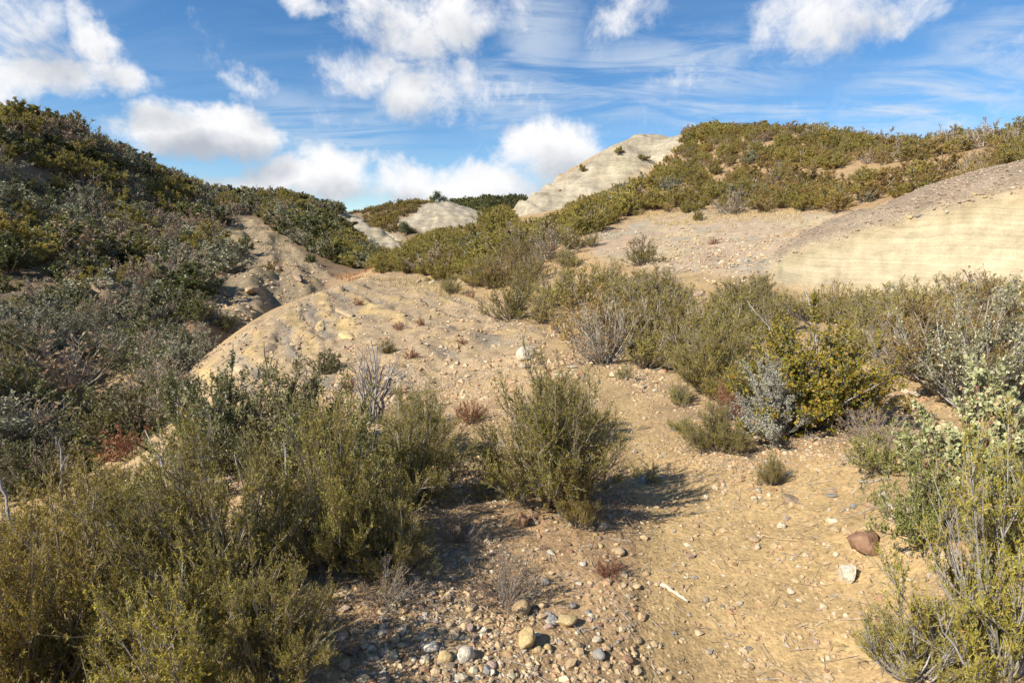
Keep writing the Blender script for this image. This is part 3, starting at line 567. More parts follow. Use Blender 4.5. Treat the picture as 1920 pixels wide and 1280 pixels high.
HERO = [ # kind, foot in sight lines, height, width, label
 ('chamise',1032,938,242,275,'big olive chamise bush standing alone beside the narrow sandy trail'),
 ('chamise',1062,815,105,150,'chamise bush tucked right behind the lone big trailside bush'),
 ('chamise',1082,985,105,75,'small wispy chamise sprig leaning out at the foot of the lone trailside bush'),
 ('chamise',430,1150,330,400,'broad olive chamise with bare grey wands sticking out of its top'),
 ('chamise',150,1190,285,420,'broad olive chamise at the gully edge beside a leaning dead branch'),
 ('yellow',340,1330,250,290,'low yellow green chamise in front of the broad olive chamise bushes'),
 ('chamise',60,1330,330,330,'dense dark olive chamise in the shady foreground corner'),
 ('chamise',20,1090,130,260,'chamise at the gully rim with pale bare twigs'),
 ('chamise',640,1040,270,260,'tall feathery chamise spilling towards the stony ground'),
 ('chamise',765,935,190,210,'grey olive chamise between the oak clump and the trailside bush'),
 ('chamise',790,850,110,150,'small soft grey green chamise below the sandstone mound'),
 ('oak',410,885,185,250,'rounded dark green scrub oak at the top of the foreground thicket'),
 ('oak',545,880,180,250,'wide dark green scrub oak beside the bundle of dead grey stems'),
 ('green',640,985,240,270,'small leaved speckled green shrub in the middle of the foreground thicket'),
 ('green',320,960,130,200,'thin speckled shrub with reddish twigs at the gully rim'),
 ('chamise',210,1040,150,260,'olive chamise between the gully rim and the broad foreground bushes'),
 ('chamise',330,1090,150,230,'olive chamise filling the gap between the two broad foreground bushes'),('chamise',250,965,85,170,'short olive chamise at the gully rim in front of the red buckwheat'),
 ('chamise',740,1075,130,150,'low chamise at the edge of the stony ground'),
 ('chamise',520,1270,230,240,'dark chamise with dead twigs at its foot by the shaded stones'),
 ('red',245,860,60,110,'brick red buckwheat at the gully rim behind the thicket'),
 ('red',880,790,40,60,'small red buckwheat tuft between the chamise and the trailside bush'),
 ('yellow',1885,1255,410,340,'tall yellow green chamise with thick pale grey stems at the trail edge'),
 ('yellow',2020,1120,330,330,'yellow green chamise behind the tall trail edge chamise'),
 ('yellow',1715,1275,150,190,'low sprawling yellow green sprig at the foot of the tall trail edge chamise'),
 ('green',1735,1010,190,210,'loose green small leaved shrub reaching over the trail edge'),
 ('green',1660,885,85,150,'low thin small leaved shrub in front of the manzanita'),
 ('manz',1830,935,220,240,'pale grey green broad leaved manzanita bush'),
 ('buck',1840,775,210,250,'cream speckled buckbrush behind the manzanita'),
 ('buck',1935,700,170,170,'cream speckled buckbrush next to a brown earth mound'),
 ('dry',1640,830,65,150,'low grey dry brush between the golden bush and the manzanita'),
 ('dry',1590,780,70,120,'grey leafless brush in the shade beside the golden bush'),
 ('gold',1530,798,185,275,'golden orange leaved bush with green lower leaves'),
 ('silver',1458,822,140,205,'silvery grey shrub growing in front of the golden bush'),
 ('red',1362,785,65,75,'pinkish red dry buckwheat beside the golden bush'),
 ('chamise',1345,845,85,125,'small sparse chamise below the pinkish buckwheat'),
 ('chamise',1445,908,60,45,'tiny upright chamise seedling on the bare trail'),
 ('yellow',1272,757,40,50,'tiny yellow green tuft beside the trail bend'),
 ('yellow',1282,812,30,60,'flat yellow green tuft at the trail edge'),
 ('yellow',1170,710,28,36,'tiny bright green tuft at the far bend of the trail'),
 ('chamise',1345,735,125,160,'rounded dense chamise left of the golden bush'),
 ('chamise',1210,690,80,110,'sparse chamise on the bank above the trail bend'),
 ('dry',860,1010,65,100,'low grey half dead shrub with few green leaves on the stony ground'),
 ('dry',945,1130,110,140,'grey dry shrublet with a few yellow leaves on the stony ground'),
 ('dry',720,1130,75,130,'grey dry shrublet in the shade of the thicket'),
 ('red',1145,1080,45,50,'small reddish dry plant on the gravel'),
 ('green',1225,905,40,30,'tiny green seedling in the shadow of the trailside bush'),
 ('chamise',1205,497,50,85,'dark rounded chamise alone on the pebbly bench'),
 ('chamise',1110,462,30,40,'small dark chamise at the edge of the pebbly bench'),
 ('chamise',1308,415,20,22,'tiny dark green bush at the top of the pebbly bench'),
 ('chamise',955,597,80,100,'dense chamise at the lower edge of the brushy rise'),
 ('chamise',1090,574,78,110,'rounded olive chamise beside a brown boulder on the rise'),
 ('chamise',1020,607,60,65,'greyish chamise over the dry grass patch'),
 ('chamise',845,551,38,42,'small dark bush on the bare ground at the foot of the rise'),
 ('chamise',1000,530,60,80,'chamise on the rise above the brown boulder'),
 ('oak',605,702,42,85,'low dark bush at the foot of the banded sandstone'),
 ('chamise',728,662,30,42,'small green bush alone on the sandstone mound'),
 ('dry',690,735,65,75,'grey dry shrub beside the bundle of dead stems'),
 ('red',652,735,34,50,'dull red dry bush at the foot of the mound'),
 ('red',768,672,22,34,'small rusty dry tuft on the mound gravel'),('red',670,572,14,30,'tiny reddish dry tuft near the crest of the mound'),
 ('red',752,617,15,34,'small flat reddish tuft in the middle of the mound'),('red',788,611,18,20,'tiny upright reddish tuft in the middle of the mound'),
 ('red',868,645,15,18,'tiny dark red tuft near the pale boulder'),('red',885,558,12,24,'tiny brown tuft by the yellow path'),
 ('red',1110,597,18,36,'dark red dry tuft in the golden grass'),('red',1080,800,30,30,'small reddish dry plant at the trail edge'),
 ('red',1340,458,12,24,'small dark dry clump on the pebbly bench'),
 ('green',1205,540,35,30,'small pale yellow green plant on the slope below the bench'),
 ('oak',297,580,48,75,'round olive shrub beside the dark boulder on the shaded hillside'),
 ('oak',375,600,45,60,'yellow green bush above the gully on the shaded hillside'),('oak',420,618,32,55,'yellowish bush near the lip of the gully'),
 ('twig',130,730,110,230,'big leafless pale grey bush on the shaded gully slope'),
 ('oak',180,840,120,180,'dark rounded bush on the gully floor'),('oak',60,800,120,190,'dark green bush on the lower gully slope'),
 ('oak',360,420,36,52,'bright olive rounded bush above the bare eroded slope'),
 ('twig',1775,278,38,60,'tall bare twiggy shrub on the crest of the right hill'),('twig',1845,276,46,75,'widest bare twiggy shrub on the crest of the right hill'),('twig',1905,272,42,60,'bare twiggy shrub at the high end of the right hill crest'),
 ('chamise',1092,322,13,18,'small dark shrub clinging to the shoulder of the pale rock peak'),('chamise',1160,288,12,20,'small dark shrub near the tip of the pale rock peak'),('chamise',1205,300,9,28,'low shrub in a crack of the pale rock peak'),
 ('oak',457,470,26,34,'dark round bush on the bare eroded slope'),
]
EX = []                                                     # ground kept free for the plants set by hand
for kd, px, py, hp, wp, lab in HERO:
    x, y, z = hit(px, py); EX.append((x, y, .35*wp*depth_of(x, y, z)/FPX))
    shrub_px(kd, px, py, hp, wp, lab)

# ---- the brush on the slopes: jittered spots, bigger ones become plants of their own, the rest one mass
BRUSH = [ # name, outline, near, far, spacing, cover, height, mix
 ('thicket', [(1125,690),(1110,620),(1140,560),(1290,525),(1440,545),(1980,550),(1980,760),(1700,760),(1640,720),(1560,640),(1400,650),(1330,700),(1230,700)], 5.5, 14.3, .6, .93, (.55,.95), [('chamise',.62),('rust',.22),('twig',.10),('buck',.06)], 'in the thicket below the cream outcrop'),
 ('rise', [(690,506),(740,478),(800,455),(870,430),(950,403),(1060,384),(1160,380),(1250,392),(1150,415),(1105,440),(1080,470),(1020,500),(1000,545),(940,560),(900,548),(850,530),(760,522)], 17, 56, 1.1, .95, (.8,1.35), [('chamise',.84),('rust',.06),('sage',.06),('twig',.04)], 'on the brushy rise above the mound'),
 ('rise_low', [(1000,545),(1080,480),(1140,485),(1300,515),(1290,540),(1140,560),(1110,620),(1040,610)], 11, 21, 1.05, .42, (.6,1.05), [('chamise',.8),('dry',.2)], 'on the bare soil below the bench'),
 ('hill', [(1060,390),(1140,364),(1220,318),(1280,262),(1280,240),(1480,232),(1720,250),(2000,240),(2000,290),(1920,320),(1720,372),(1560,404),(1400,404),(1250,398)], 20, 75, 1.0, .88, (.55,1.0), [('chamise',.48),('rust',.34),('sage',.06),('twig',.12)], 'on the sunlit right hill'),
 ('lefthill', [(-60,190),(120,205),(250,280),(400,355),(520,365),(640,390),(640,400),(560,420),(600,470),(700,440),(740,470),(690,505),(640,500),(560,460),(470,400),(430,410),(440,500),(400,575),(420,620),(370,660),(300,760),(-60,900)], 11, 165, 1.5, .93, (.7,2.0), [('oak',.19),('chamise',.22),('sage',.27),('twig',.32)], 'on the shaded left hillside'),
 ('slope', [(440,400),(480,410),(600,500),(640,522),(560,565),(430,640),(400,560),(440,500)], 22, 80, 1.9, .17, (.4,1.0), [('oak',.4),('rust',.3),('chamise',.3)], 'scattered on the bare eroded slope'),
 ('lowslope', [(-60,590),(300,590),(430,600),(370,665),(315,735),(200,820),(-60,920)], 10.5, 25, .8, .97, (.6,1.05), [('oak',.42),('sage',.25),('twig',.33)], 'crowded on the low slope above the gully'),
 ('gully', [(-60,780),(150,760),(330,735),(340,900),(200,960),(-60,1000)], 10, 16, .95, .95, (.5,.95), [('oak',.4),('sage',.2),('twig',.4)], 'on the gully floor below the thicket'),
 ('valley', [(560,430),(640,400),(700,430),(750,480),(690,505),(640,505),(590,470)], 45, 110, 1.7, .85, (1.3,2.4), [('oak',.7),('chamise',.2),('sage',.1)], 'in the valley bottom below the slab ridge'),
 ('farhill', [(590,395),(690,388),(760,372),(800,378),(900,398),(930,404),(920,420),(830,438),(740,440),(690,430)], 140, 262, 2.6, .9, (1.2,2.2), [('rust',.55),('chamise',.35),('oak',.1)], 'on the far rusty hill'),
 ('ridge', [(600,370),(960,365),(1120,370),(1120,420),(600,420)], 300, 540, 6.0, .95, (3.6,6), [('oak',1.0)], 'on the far dark ridge'),
]
NOBRUSH = z_('mound','slab','tree_rock','peak','bench','cap','face','wash','trail','yellow_path','crest_rock2')
CLEAR = [[(335,715),(420,645),(560,570),(700,520),(850,545),(1000,610),(960,690),(640,690),(470,700)],[(1455,490),(1560,440),(1720,385),(1960,320),(1960,485),(1750,490),(1600,520),(1480,525)],
 [(955,402),(1000,366),(1120,304),(1200,266),(1262,272),(1215,308),(1130,352),(1060,374),(985,402)],[(748,420),(800,388),(860,390),(912,406),(850,420),(790,428)],[(645,400),(680,414),(720,437),(768,464),(730,462),(690,444)],[(1140,470),(1180,435),(1400,425),(1430,490),(1290,500)],[(450,420),(480,420),(600,510),(560,560),(450,620),(420,570),(450,500)]]
cand = []
for bi, (nm, poly, r0, r1, spc, cover, hh, mixk, where) in enumerate(BRUSH):
    rs = np.random.RandomState(100+bi); lim = r1*math.sin(math.radians(48))
    xs = np.arange(-lim, lim, spc); ys = np.arange(r0*.6, r1, spc); X, Y = np.meshgrid(xs, ys); X = X+rs.uniform(-.46, .46, X.shape)*spc; Y = Y+rs.uniform(-.46, .46, Y.shape)*spc
    X, Y = X.ravel(), Y.ravel(); r = np.hypot(X, Y); az = np.arctan2(X, Y); ok = (r > r0) & (r < r1) & (np.abs(az) < .86); X, Y, r, az = X[ok], Y[ok], r[ok], az[ok]
    zz = grid(Z, az, r); px, py = project(X, Y, zz)
    ok = inpoly(px, py, poly) & (~np.isin(zone_at(X, Y), NOBRUSH)) & (rs.rand(len(X)) < cover*(1 if nm in ('ridge',) else np.clip(1.05+1.5*fbm(X*.22, Y*.22, 3, 40+bi), .12, 1)))
    h = rs.uniform(*hh, len(X))*(.8+.45*rs.rand(len(X))**2); h = h*(.52+.48*sstep(12, 36, r)) if nm == 'lefthill' else h; vis = (zz+h-EYE)/r > grid(RUN, az, r*.985)-.012
    for x0, y0, e in EX: ok &= (X-x0)**2+(Y-y0)**2 > e*e
    for cp in (CLEAR if nm != 'slope' else CLEAR[:1]):
        for fx in (-.45, 0, .45):
            for fh in (.6, 1.1):
                qx, qy = project(X, Y, zz+h*fh); ok &= ~inpoly(qx+fx*h*FPX/r, qy, cp)
    if nm != 'slope': ok &= zone_at(X, Y) != ZID['bare_slope']
    ok &= vis; X, Y, r, zz, h, px, py = X[ok], Y[ok], r[ok], zz[ok], h[ok], px[ok], py[ok]
    # kinds gather in patches
    ks = [k for k, _ in mixk]; wts = np.array([w_ for _, w_ in mixk]); sc_ = np.stack([np.log(w_)+1.5*fbm(X*.16, Y*.16, 2, 60+bi*7+q)-np.log(-np.log(rs.rand(len(X))+1e-9)+1e-9)*.7 for q, w_ in enumerate(wts)])
    kk = sc_.argmax(0)
    for i in range(len(X)): cand.append((h[i]/r[i], ks[kk[i]], X[i], Y[i], zz[i], h[i], bi, r[i]))
cand.sort(reverse=True); used = {}; MASS = {}
CAP = 255
LOOK = dict(chamise='olive green chamise shrub', rust='rust tinged shrub', oak='dark green rounded scrub oak', sage='grey green sage shrub', twig='leafless twiggy shrub', dry='dry grey brush clump', buck='cream speckled buckbrush shrub')
def spot(nm, x, y, r):
    a = math.degrees(math.atan2(x, y))
    if nm == 'lefthill': return ('along the crest of the shaded left hill' if r > 80 and a < -24 else 'on the far left ridge above the valley' if r > 80 else 'beside the bare eroded slope' if a > -29 and r > 30 else 'low on the shaded left slope above the gully' if r < 19 else 'around the dark boulder on the shaded left slope' if r < 28 else 'high on the shaded left slope' if r > 50 else 'on the middle of the shaded left slope')
    if nm == 'hill': return ('beside the pale rock peak' if a < 14 and r > 42 else 'along the crest of the sunlit right hill' if r > 50 else 'just above the pebbly bench' if r < 31 and a < 28 else 'above the conglomerate cap' if a > 30 and r < 34 else 'on the middle of the sunlit right hill')
    if nm == 'rise': return ('along the top of the brushy rise' if r > 42 else 'at the lower edge of the brushy rise by the mound' if r < 24 else 'on the middle of the brushy rise')
    if nm == 'thicket': return ('in the thicket by the trail bend' if a < 17 and r < 10 else 'in the thicket at the foot of the cream outcrop' if r > 11.5 else 'in the thicket behind the golden bush' if a < 32 else 'in the thicket behind the speckled buckbrush')
for q, kd, x, y, z, h, bi, r in cand:
    nmk = NAME[kd]; used[nmk] = used.get(nmk, 0)
    wd = h*KIND[kd]['R']*2*rng.uniform(.95, 1.5)*(1.1 if r > 25 else 1)
    if used[nmk] < CAP and h*FPX/r > 9:
        used[nmk] += 1; where = BRUSH[bi][8]
        sz = 'low ' if h < BRUSH[bi][6][0]*1.12 else 'tall ' if h > BRUSH[bi][6][1]*.98 else ''; where = spot(BRUSH[bi][0], x, y, r) or where
        shrub(kd, x, y, z, h, wd, f'{sz}{LOOK[kd]} {where}', group=f'{sz}{LOOK[kd]}s {where}')
    else: MASS.setdefault((kd, 2 if r < 62 else 3), []).append((x, y, z-.02*h, wd/(2*KIND[kd]['R']*.95), h))
# the mass: points carrying size and turn, filled with the same plants
def mass(name, label, mesh_list, rows, tilt=.06):
    n = len(rows); a = np.array(rows); rs = np.random.RandomState(n)
    me = bpy.data.meshes.new(name); me.vertices.add(n); me.vertices.foreach_set('co', a[:, :3].astype(np.float32).ravel())
    def att(nm, typ, key, val): t = me.attributes.new(nm, typ, 'POINT'); t.data.foreach_set(key, np.ascontiguousarray(val).ravel())
    att('size', 'FLOAT_VECTOR', 'vector', a[:, [3, 3, 4]].astype(np.float32)); att('turn', 'FLOAT_VECTOR', 'vector', np.stack([rs.uniform(-tilt, tilt, n), rs.uniform(-tilt, tilt, n), rs.uniform(0, 6.28, n)], 1).astype(np.float32)); att('pick', 'INT', 'value', rs.randint(0, len(mesh_list), n).astype(np.int32))
    o = obj(name, me); cl = bpy.data.collections.new(name+'_plants')
    for i, m_ in enumerate(mesh_list):
        so = bpy.data.objects.new(f'{name}_form_{i}', m_); cl.objects.link(so)
    t = bpy.data.node_groups.new(name, 'GeometryNodeTree'); t.interface.new_socket('Geometry', in_out='INPUT', socket_type='NodeSocketGeometry'); t.interface.new_socket('Geometry', in_out='OUTPUT', socket_type='NodeSocketGeometry')
    N_ = t.nodes.new; gi = N_('NodeGroupInput'); go = N_('NodeGroupOutput'); ip = N_('GeometryNodeInstanceOnPoints'); ci = N_('GeometryNodeCollectionInfo'); ci.inputs['Collection'].default_value = cl; ci.inputs['Separate Children'].default_value = True
    def na(nm, typ): k = N_('GeometryNodeInputNamedAttribute'); k.data_type = typ; k.inputs['Name'].default_value = nm; return next(s for s in k.outputs if s.enabled)
    ln = t.links.new; ln(gi.outputs[0], ip.inputs['Points']); ln(ci.outputs[0], ip.inputs['Instance']); ip.inputs['Pick Instance'].default_value = True
    ln(na('pick', 'INT'), ip.inputs['Instance Index']); ln(na('size', 'FLOAT_VECTOR'), ip.inputs['Scale'])
    e2r = N_('FunctionNodeEulerToRotation'); ln(na('turn', 'FLOAT_VECTOR'), e2r.inputs[0]); ln(e2r.outputs[0], ip.inputs['Rotation']); ln(ip.outputs[0], go.inputs[0])
    md = o.modifiers.new('plants', 'NODES'); md.node_group = t
    return tag(o, label, kind='stuff')
nm_ = dict(chamise='chamise_scrub', rust='rusty_scrub', oak='oak_scrub', sage='sage_scrub', twig='leafless_scrub', dry='dry_scrub', buck='buckbrush_scrub')
for (kd, lod), rows in MASS.items():
    mass(nm_[kd], f'distant mass of {LOOK[kd]}s covering the hills', [shrub_mesh(kd, lod, v)[0] for v in range(NVAR[lod])], rows)
print('BRUSH things', used, 'mass', {k: len(v) for k, v in MASS.items()}, 'tris', sum(sum(len(p.vertices)-2 for p in m_.polygons) for ms in _cache.values() for m_ in ms))
# ------------------------------------------------------------------ stones
import bmesh
def ico(sub):
    bm = bmesh.new(); bmesh.ops.create_icosphere(bm, subdivisions=sub, radius=1); bm.verts.ensure_lookup_table()
    v = np.array([x.co[:] for x in bm.verts]); f = np.array([[x.index for x in fc.verts] for fc in bm.faces]); bm.free(); return v, f
ICO = {k: ico(k) for k in (1, 2, 3)}
def stone_shape(seed, sub, angular):
    rs = np.random.RandomState(seed); v, f = ICO[sub]; v = v.copy()
    for fq, am in ((1.3, .16), (2.6, .09), (5.5, .03)):
        for _ in range(3): d = nrm(rs.normal(size=3)); v = v*(1+am*.6*np.sin(v@d*fq*2+rs.rand()*6))[:, None]
    for _ in range(9 if angular else 3):
        d = nrm(rs.normal(size=3)); k = rs.uniform(.52, .75) if angular else rs.uniform(.78, .92); s = v@d; v = v-np.maximum(s-k, 0)[:, None]*d
    if sub > 1: v = v*(1+.012*rs.normal(size=len(v)))[:, None]
    v = v*[1, rs.uniform(.68, .95), rs.uniform(.55, .82)]; return v/np.abs(v[:, 0]).max(), f
def stonemat(name, stops, rnd='obj', sp=.18):
    m_, q, b = new_mat(name)
    ri = q.n('ShaderNodeObjectInfo').outputs['Random'] if rnd == 'obj' else q.n('ShaderNodeNewGeometry').outputs['Random Per Island']
    c_ = q.ramp(ri, stops); pos = q.n('ShaderNodeTexCoord').outputs['Object'] if rnd == 'obj' else q.n('ShaderNodeNewGeometry').outputs['Position']
    nz = q.noise(pos, 2.2 if rnd == 'obj' else 40, 7, .65); k = q.mr(nz, .28, .72, .68, 1.25, False); c_ = q.mix(1.0, c_, q.xyz(k, k, k), 'MULTIPLY')
    if rnd == 'obj':                                         # dusty soil film and darker specks
        n2_ = q.noise(pos, 1.1, 3, .5); c_ = q.mix(q.mr(n2_, .52, .75, 0, .4), c_, (.40,.29,.17)); n3_ = q.noise(pos, 9, 3, .6); c_ = q.mix(q.mr(n3_, .62, .70, 0, .4), c_, (.16,.11,.08))
        bp = q.n('ShaderNodeBump'); bp.inputs['Strength'].default_value = .5; bp.inputs['Distance'].default_value = .06; q.put(bp.inputs['Height'], nz); q.put(b.inputs['Normal'], bp.outputs[0])
    q.put(b.inputs['Base Color'], c_); return m_
ST = dict(cream=stonemat('cream_stone', [(0,(.56,.48,.34)),(1,(.64,.58,.46))]), tan=stonemat('tan_stone', [(0,(.38,.27,.15)),(1,(.47,.36,.22))]),
          rust=stonemat('rust_stone', [(0,(.27,.155,.095)),(1,(.34,.20,.125))]), grey=stonemat('grey_stone', [(0,(.24,.23,.21)),(1,(.36,.345,.32))]),
          pink=stonemat('pink_stone', [(0,(.42,.28,.22)),(1,(.50,.36,.28))]), brown=stonemat('brown_stone', [(0,(.22,.155,.10)),(1,(.30,.22,.15))]), yellow=stonemat('yellow_stone', [(0,(.50,.36,.16)),(1,(.55,.42,.22))]))
GRAVEL = stonemat('mixed_gravel', [(0,(.41,.29,.16)),(.25,(.49,.37,.22)),(.45,(.37,.25,.135)),(.6,(.55,.46,.31)),(.75,(.30,.25,.19)),(.86,(.36,.20,.11)),(1,(.45,.33,.19))], 'isl')
_sc = {}
def stone_mesh(col, seed, sub, ang):
    key = (col, seed, sub, ang)
    if key not in _sc: v, f = stone_shape(seed, sub, ang); _sc[key] = mesh_np('stone', v, f, not ang or sub > 2, ST[col])
    return _sc[key]
def stone(name, px, py, wpx, col, label, ang=False, seed=1, flat=1.0, sink=.35, rz=None, group=None, tall=1.0, sub=None, loc=None):
    x, y, z = hit(px, py) if loc is None else loc; s = wpx*depth_of(x, y, z)/FPX*.5; me = stone_mesh(col, seed, sub or 2, ang)
    zs = s*flat*tall; top = zs*.7
    return tag(obj(name, me, None, (x, y, z+top*(1-2*sink)), (rng.uniform(-.15, .15), rng.uniform(-.15, .15), rng.uniform(0, 6.28) if rz is None else rz), (s, s, zs)), label, 'stone', group)
HS = [ # foot px, py, width, colour, label, angular, seed, flat, tall
 (1622,1026,62,'rust','big rust red block of rock on the bare trail',True,11,1.0,1.15,3),(1588,1086,36,'cream','pointed cream shard standing on the trail below the rust block',True,7,1.0,1.9,2),
 (982,674,52,'cream','pale rounded boulder behind the lone trailside bush',True,13,1.0,1.15,3),(873,1232,44,'cream','round cream cobble beside an orange stained cobble',False,4,1,1,3),(834,1238,32,'yellow','orange stained cobble leaning on the round cream cobble',False,5,1,1.1,3),
 (990,1205,50,'yellow','large pale yellow pointed cobble on the stony ground',True,6,1,1.1,3),(1063,1170,52,'yellow','blocky yellow tan cobble on the stony ground',True,9,1,.8,3),(977,1150,40,'tan','soil coloured dome of stone half buried by the dry shrublet',False,6,1,1.2,3),
 (1122,1230,32,'grey','round blue grey cobble on the stony ground',False,8,1,1,3),(1081,1212,24,'tan','small tan cobble beside the round grey cobble',False,3,1,1.1,2),(811,1218,34,'cream','white cobble above the orange stained cobble',False,7,1,.9,2),
 (905,1186,26,'cream','white and pink broken stone on the stony ground',True,2,1,1,2),(980,985,30,'rust','upright rust red shard below the lone trailside bush',True,5,1,1.7,2),(998,973,26,'rust','small rust red slab behind the upright red shard',True,8,.7,1,2),
 (1034,1166,28,'grey','pale grey cobble next to the blocky yellow cobble',False,1,1,.9,2),(913,1258,26,'grey','grey angular stone below the white cobbles',True,4,1,.9,2),(922,1262,20,'cream','small white stone against the grey angular stone',True,1,1,1,2),
 (1480,938,44,'brown','flat brown stone across the trail',True,6,.6,.8,2),(1561,930,28,'grey','flat pale grey stone across the trail',True,2,.6,.7,2),(1655,928,22,'cream','cream stone near the trail edge shrub',True,3,1,1,2),(1668,950,28,'cream','flat pale cream stone near the trail edge shrub',False,4,.7,.8,2),
 (1565,996,20,'tan','round tan pebble above the rust block',False,5,1,1,2),(1467,988,20,'cream','small white broken stone on the middle of the trail',True,5,1,1,2),(1717,1020,32,'yellow','pale yellow stone beside the tall trail edge chamise',False,2,.8,.8,2),(1705,1087,16,'cream','small white pebble near the tall trail edge chamise',False,3,.7,.8,2),
 (1414,1014,20,'tan','tan pebble on the trail near two grey ones',False,1,1,.9,2),(1160,1036,30,'tan','smooth tan cobble where the gravel meets the trail',False,2,.9,.9,2),(1131,990,20,'cream','white cobble below the lone trailside bush',True,1,1,1,2),(1110,994,18,'tan','small brown cobble beside a white one below the bush',False,4,1,1,2),
 (882,1003,32,'grey','dark grey stone in the shadow of the thicket',False,5,1,1.3,2),(1206,903,22,'grey','grey stone lying in the shadow of the lone trailside bush',False,6,.8,.9,2),(1018,556,32,'brown','brown rounded boulder on the brushy rise',False,4,1,1,2),
 (1305,556,26,'pink','pale pink stone among the thicket shrubs',True,4,1,1,2),(1190,456,30,'brown','reddish brown boulder on the pebbly bench',False,3,.7,.8,2),(212,572,85,'brown','big dark boulder on the shaded hillside',True,4,1,1.2,3),(110,520,60,'brown','dark rock ledge among the brush of the shaded hillside',True,7,1,.8,3),
 (235,472,50,'tan','flat tan rock lying in the brush of the shaded hillside',True,6,.8,.6,2),(82,226,16,'brown','upright rock on the crest of the shaded hill',True,2,1,1.8,2),(98,226,12,'brown','smaller rock beside the upright rock on the hill crest',True,5,1,1.8,2),
 (1795,605,100,'brown','brown earthy boulder behind the cream speckled buckbrush',False,6,1,.8,3),(560,1215,30,'brown','brown cobble in the shade at the thicket edge',False,2,1,.8,2),(655,1222,34,'rust','reddish cobble in the shade at the thicket edge',True,3,1,.8,2),(640,1195,26,'pink','pinkish stone in the shade at the thicket edge',False,7,1,.8,2),(545,1195,30,'brown','dark brown stone half under the thicket',False,8,1,.9,2),
 (785,530,18,'tan','tan boulder at the foot of the brushy rise',True,2,1,1,2),(812,532,16,'cream','pale broken rock at the foot of the brushy rise',True,4,1,1,2),(760,535,10,'brown','small dark rock at the foot of the brushy rise',True,3,1,1,2),(350,690,60,'yellow','tan rock ledge at the lower lip of the mound',True,8,1,.7,3),
 (560,655,14,'brown','dark stone on the yellow banded sandstone',True,2,1,1,2),(598,668,12,'brown','small dark stone below the yellow band',True,5,1,1,2),(1172,390,14,'pink','orange pink stone on the slope above the bench',True,3,1,1,2),(1145,402,14,'pink','pale orange stone beside the shrubs above the bench',True,6,1,1,2),(1050,358,7,'brown','dark rock stuck on the pale rock peak',False,3,1,1,2),
]
for px, py, wp, col, lab, ang, sd_, fl, ta, sub in HS: stone('boulder' if wp > 45 and py < 700 else 'stone', px, py, wp, col, lab, ang, sd_, fl, .3, None, None, ta, sub)
# ledges of the tilted beds breaking out of the mound and the eroded slope, all along one strike
STRIKE = math.atan2(-9.4, 4.1)
for i, (px, py, ln, wd_, hh, col, lab) in enumerate([(600,612,1.9,.5,.22,'yellow','long ochre ledge breaking out of the mound near its rim'),(560,640,1.5,.45,.2,'tan','tan ledge low on the ravine side of the mound'),(645,585,2.2,.5,.2,'tan','highest tan ledge across the top of the mound'),(655,632,1.6,.55,.26,'yellow','ochre ledge over the steep yellow face of the mound'),
    (700,600,1.7,.4,.16,'brown','grey brown ledge in the middle of the mound'),(505,655,1.4,.5,.22,'brown','brown ledge above the lip of the ravine'),(735,655,1.1,.4,.14,'yellow','small ochre ledge near the lone green bush of the mound'),(455,690,1.2,.5,.24,'tan','lowest tan ledge at the foot of the mound'),
    (480,450,4.5,.9,.5,'tan','upper tan ledge of the eroded slope'),(520,500,5,.9,.5,'brown','dark ledge in the middle of the eroded slope'),(470,540,4,.9,.5,'tan','lower tan ledge of the eroded slope'),(560,520,4,.8,.45,'brown','dark low ledge of the eroded slope near the wash')]):
    x, y, z = hit(px, py); o = tag(obj('rock_ledge', stone_mesh(col, 20+i % 4, 3, True), None, (x, y, z-hh*.15), (rng.uniform(-.1, .1), .04, STRIKE+rng.uniform(-.12, .12)), (ln*.5, wd_*.5, hh*.62)), lab, 'rock ledge')
# loose cobbles one can pick out
rs = np.random.RandomState(5); n_c = 0
AREA = [(105, [(770,1130),(900,1120),(1180,1100),(1230,1280),(760,1280)], (9, 26), 'on the stony ground by the dry shrublet'), (55, [(840,1000),(980,970),(1190,960),(1240,1100),(900,1120)], (9, 22), 'on the gravel below the lone trailside bush'),
        (40, [(1230,900),(1500,880),(1720,900),(1740,1000),(1640,1280),(1240,1280)], (8, 18), 'on the sandy trail'), (16, [(520,1150),(760,1130),(760,1280),(560,1280)], (14, 28), 'in the shade at the thicket edge'),
        (26, [(640,600),(880,560),(960,620),(900,720),(700,700)], (6, 12), 'on the gravelly mound'), (20, [(1130,440),(1400,420),(1430,500),(1200,490)], (6, 12), 'on the pebbly bench'), (25, [(1480,462),(1700,375),(1920,318),(1920,370),(1700,415),(1560,455)], (5, 13), 'bedded in the conglomerate cap')]
for cnt, poly, (s0, s1), where in AREA:
    xs = [p[0] for p in poly]; ys = [p[1] for p in poly]; k = 0
    while k < cnt:
        px, py = rs.uniform(min(xs), max(xs)), rs.uniform(min(ys), max(ys))
        if not inpoly(np.array([px]), np.array([py]), poly)[0]: continue
        k += 1; wp = s0+(s1-s0)*rs.rand()**2.2; col = rs.choice(['cream','tan','rust','grey','pink','brown','yellow'], p=[.17,.33,.06,.14,.12,.08,.10])
        stone('cobble', px, py, wp, col, f'small {col} cobble {where}', rs.rand() < .5, rs.randint(1, 7), rs.uniform(.75, 1), .38, None, f'{col} cobbles {where}', rs.uniform(.75, 1.05), 1 if wp < 14 else 2)
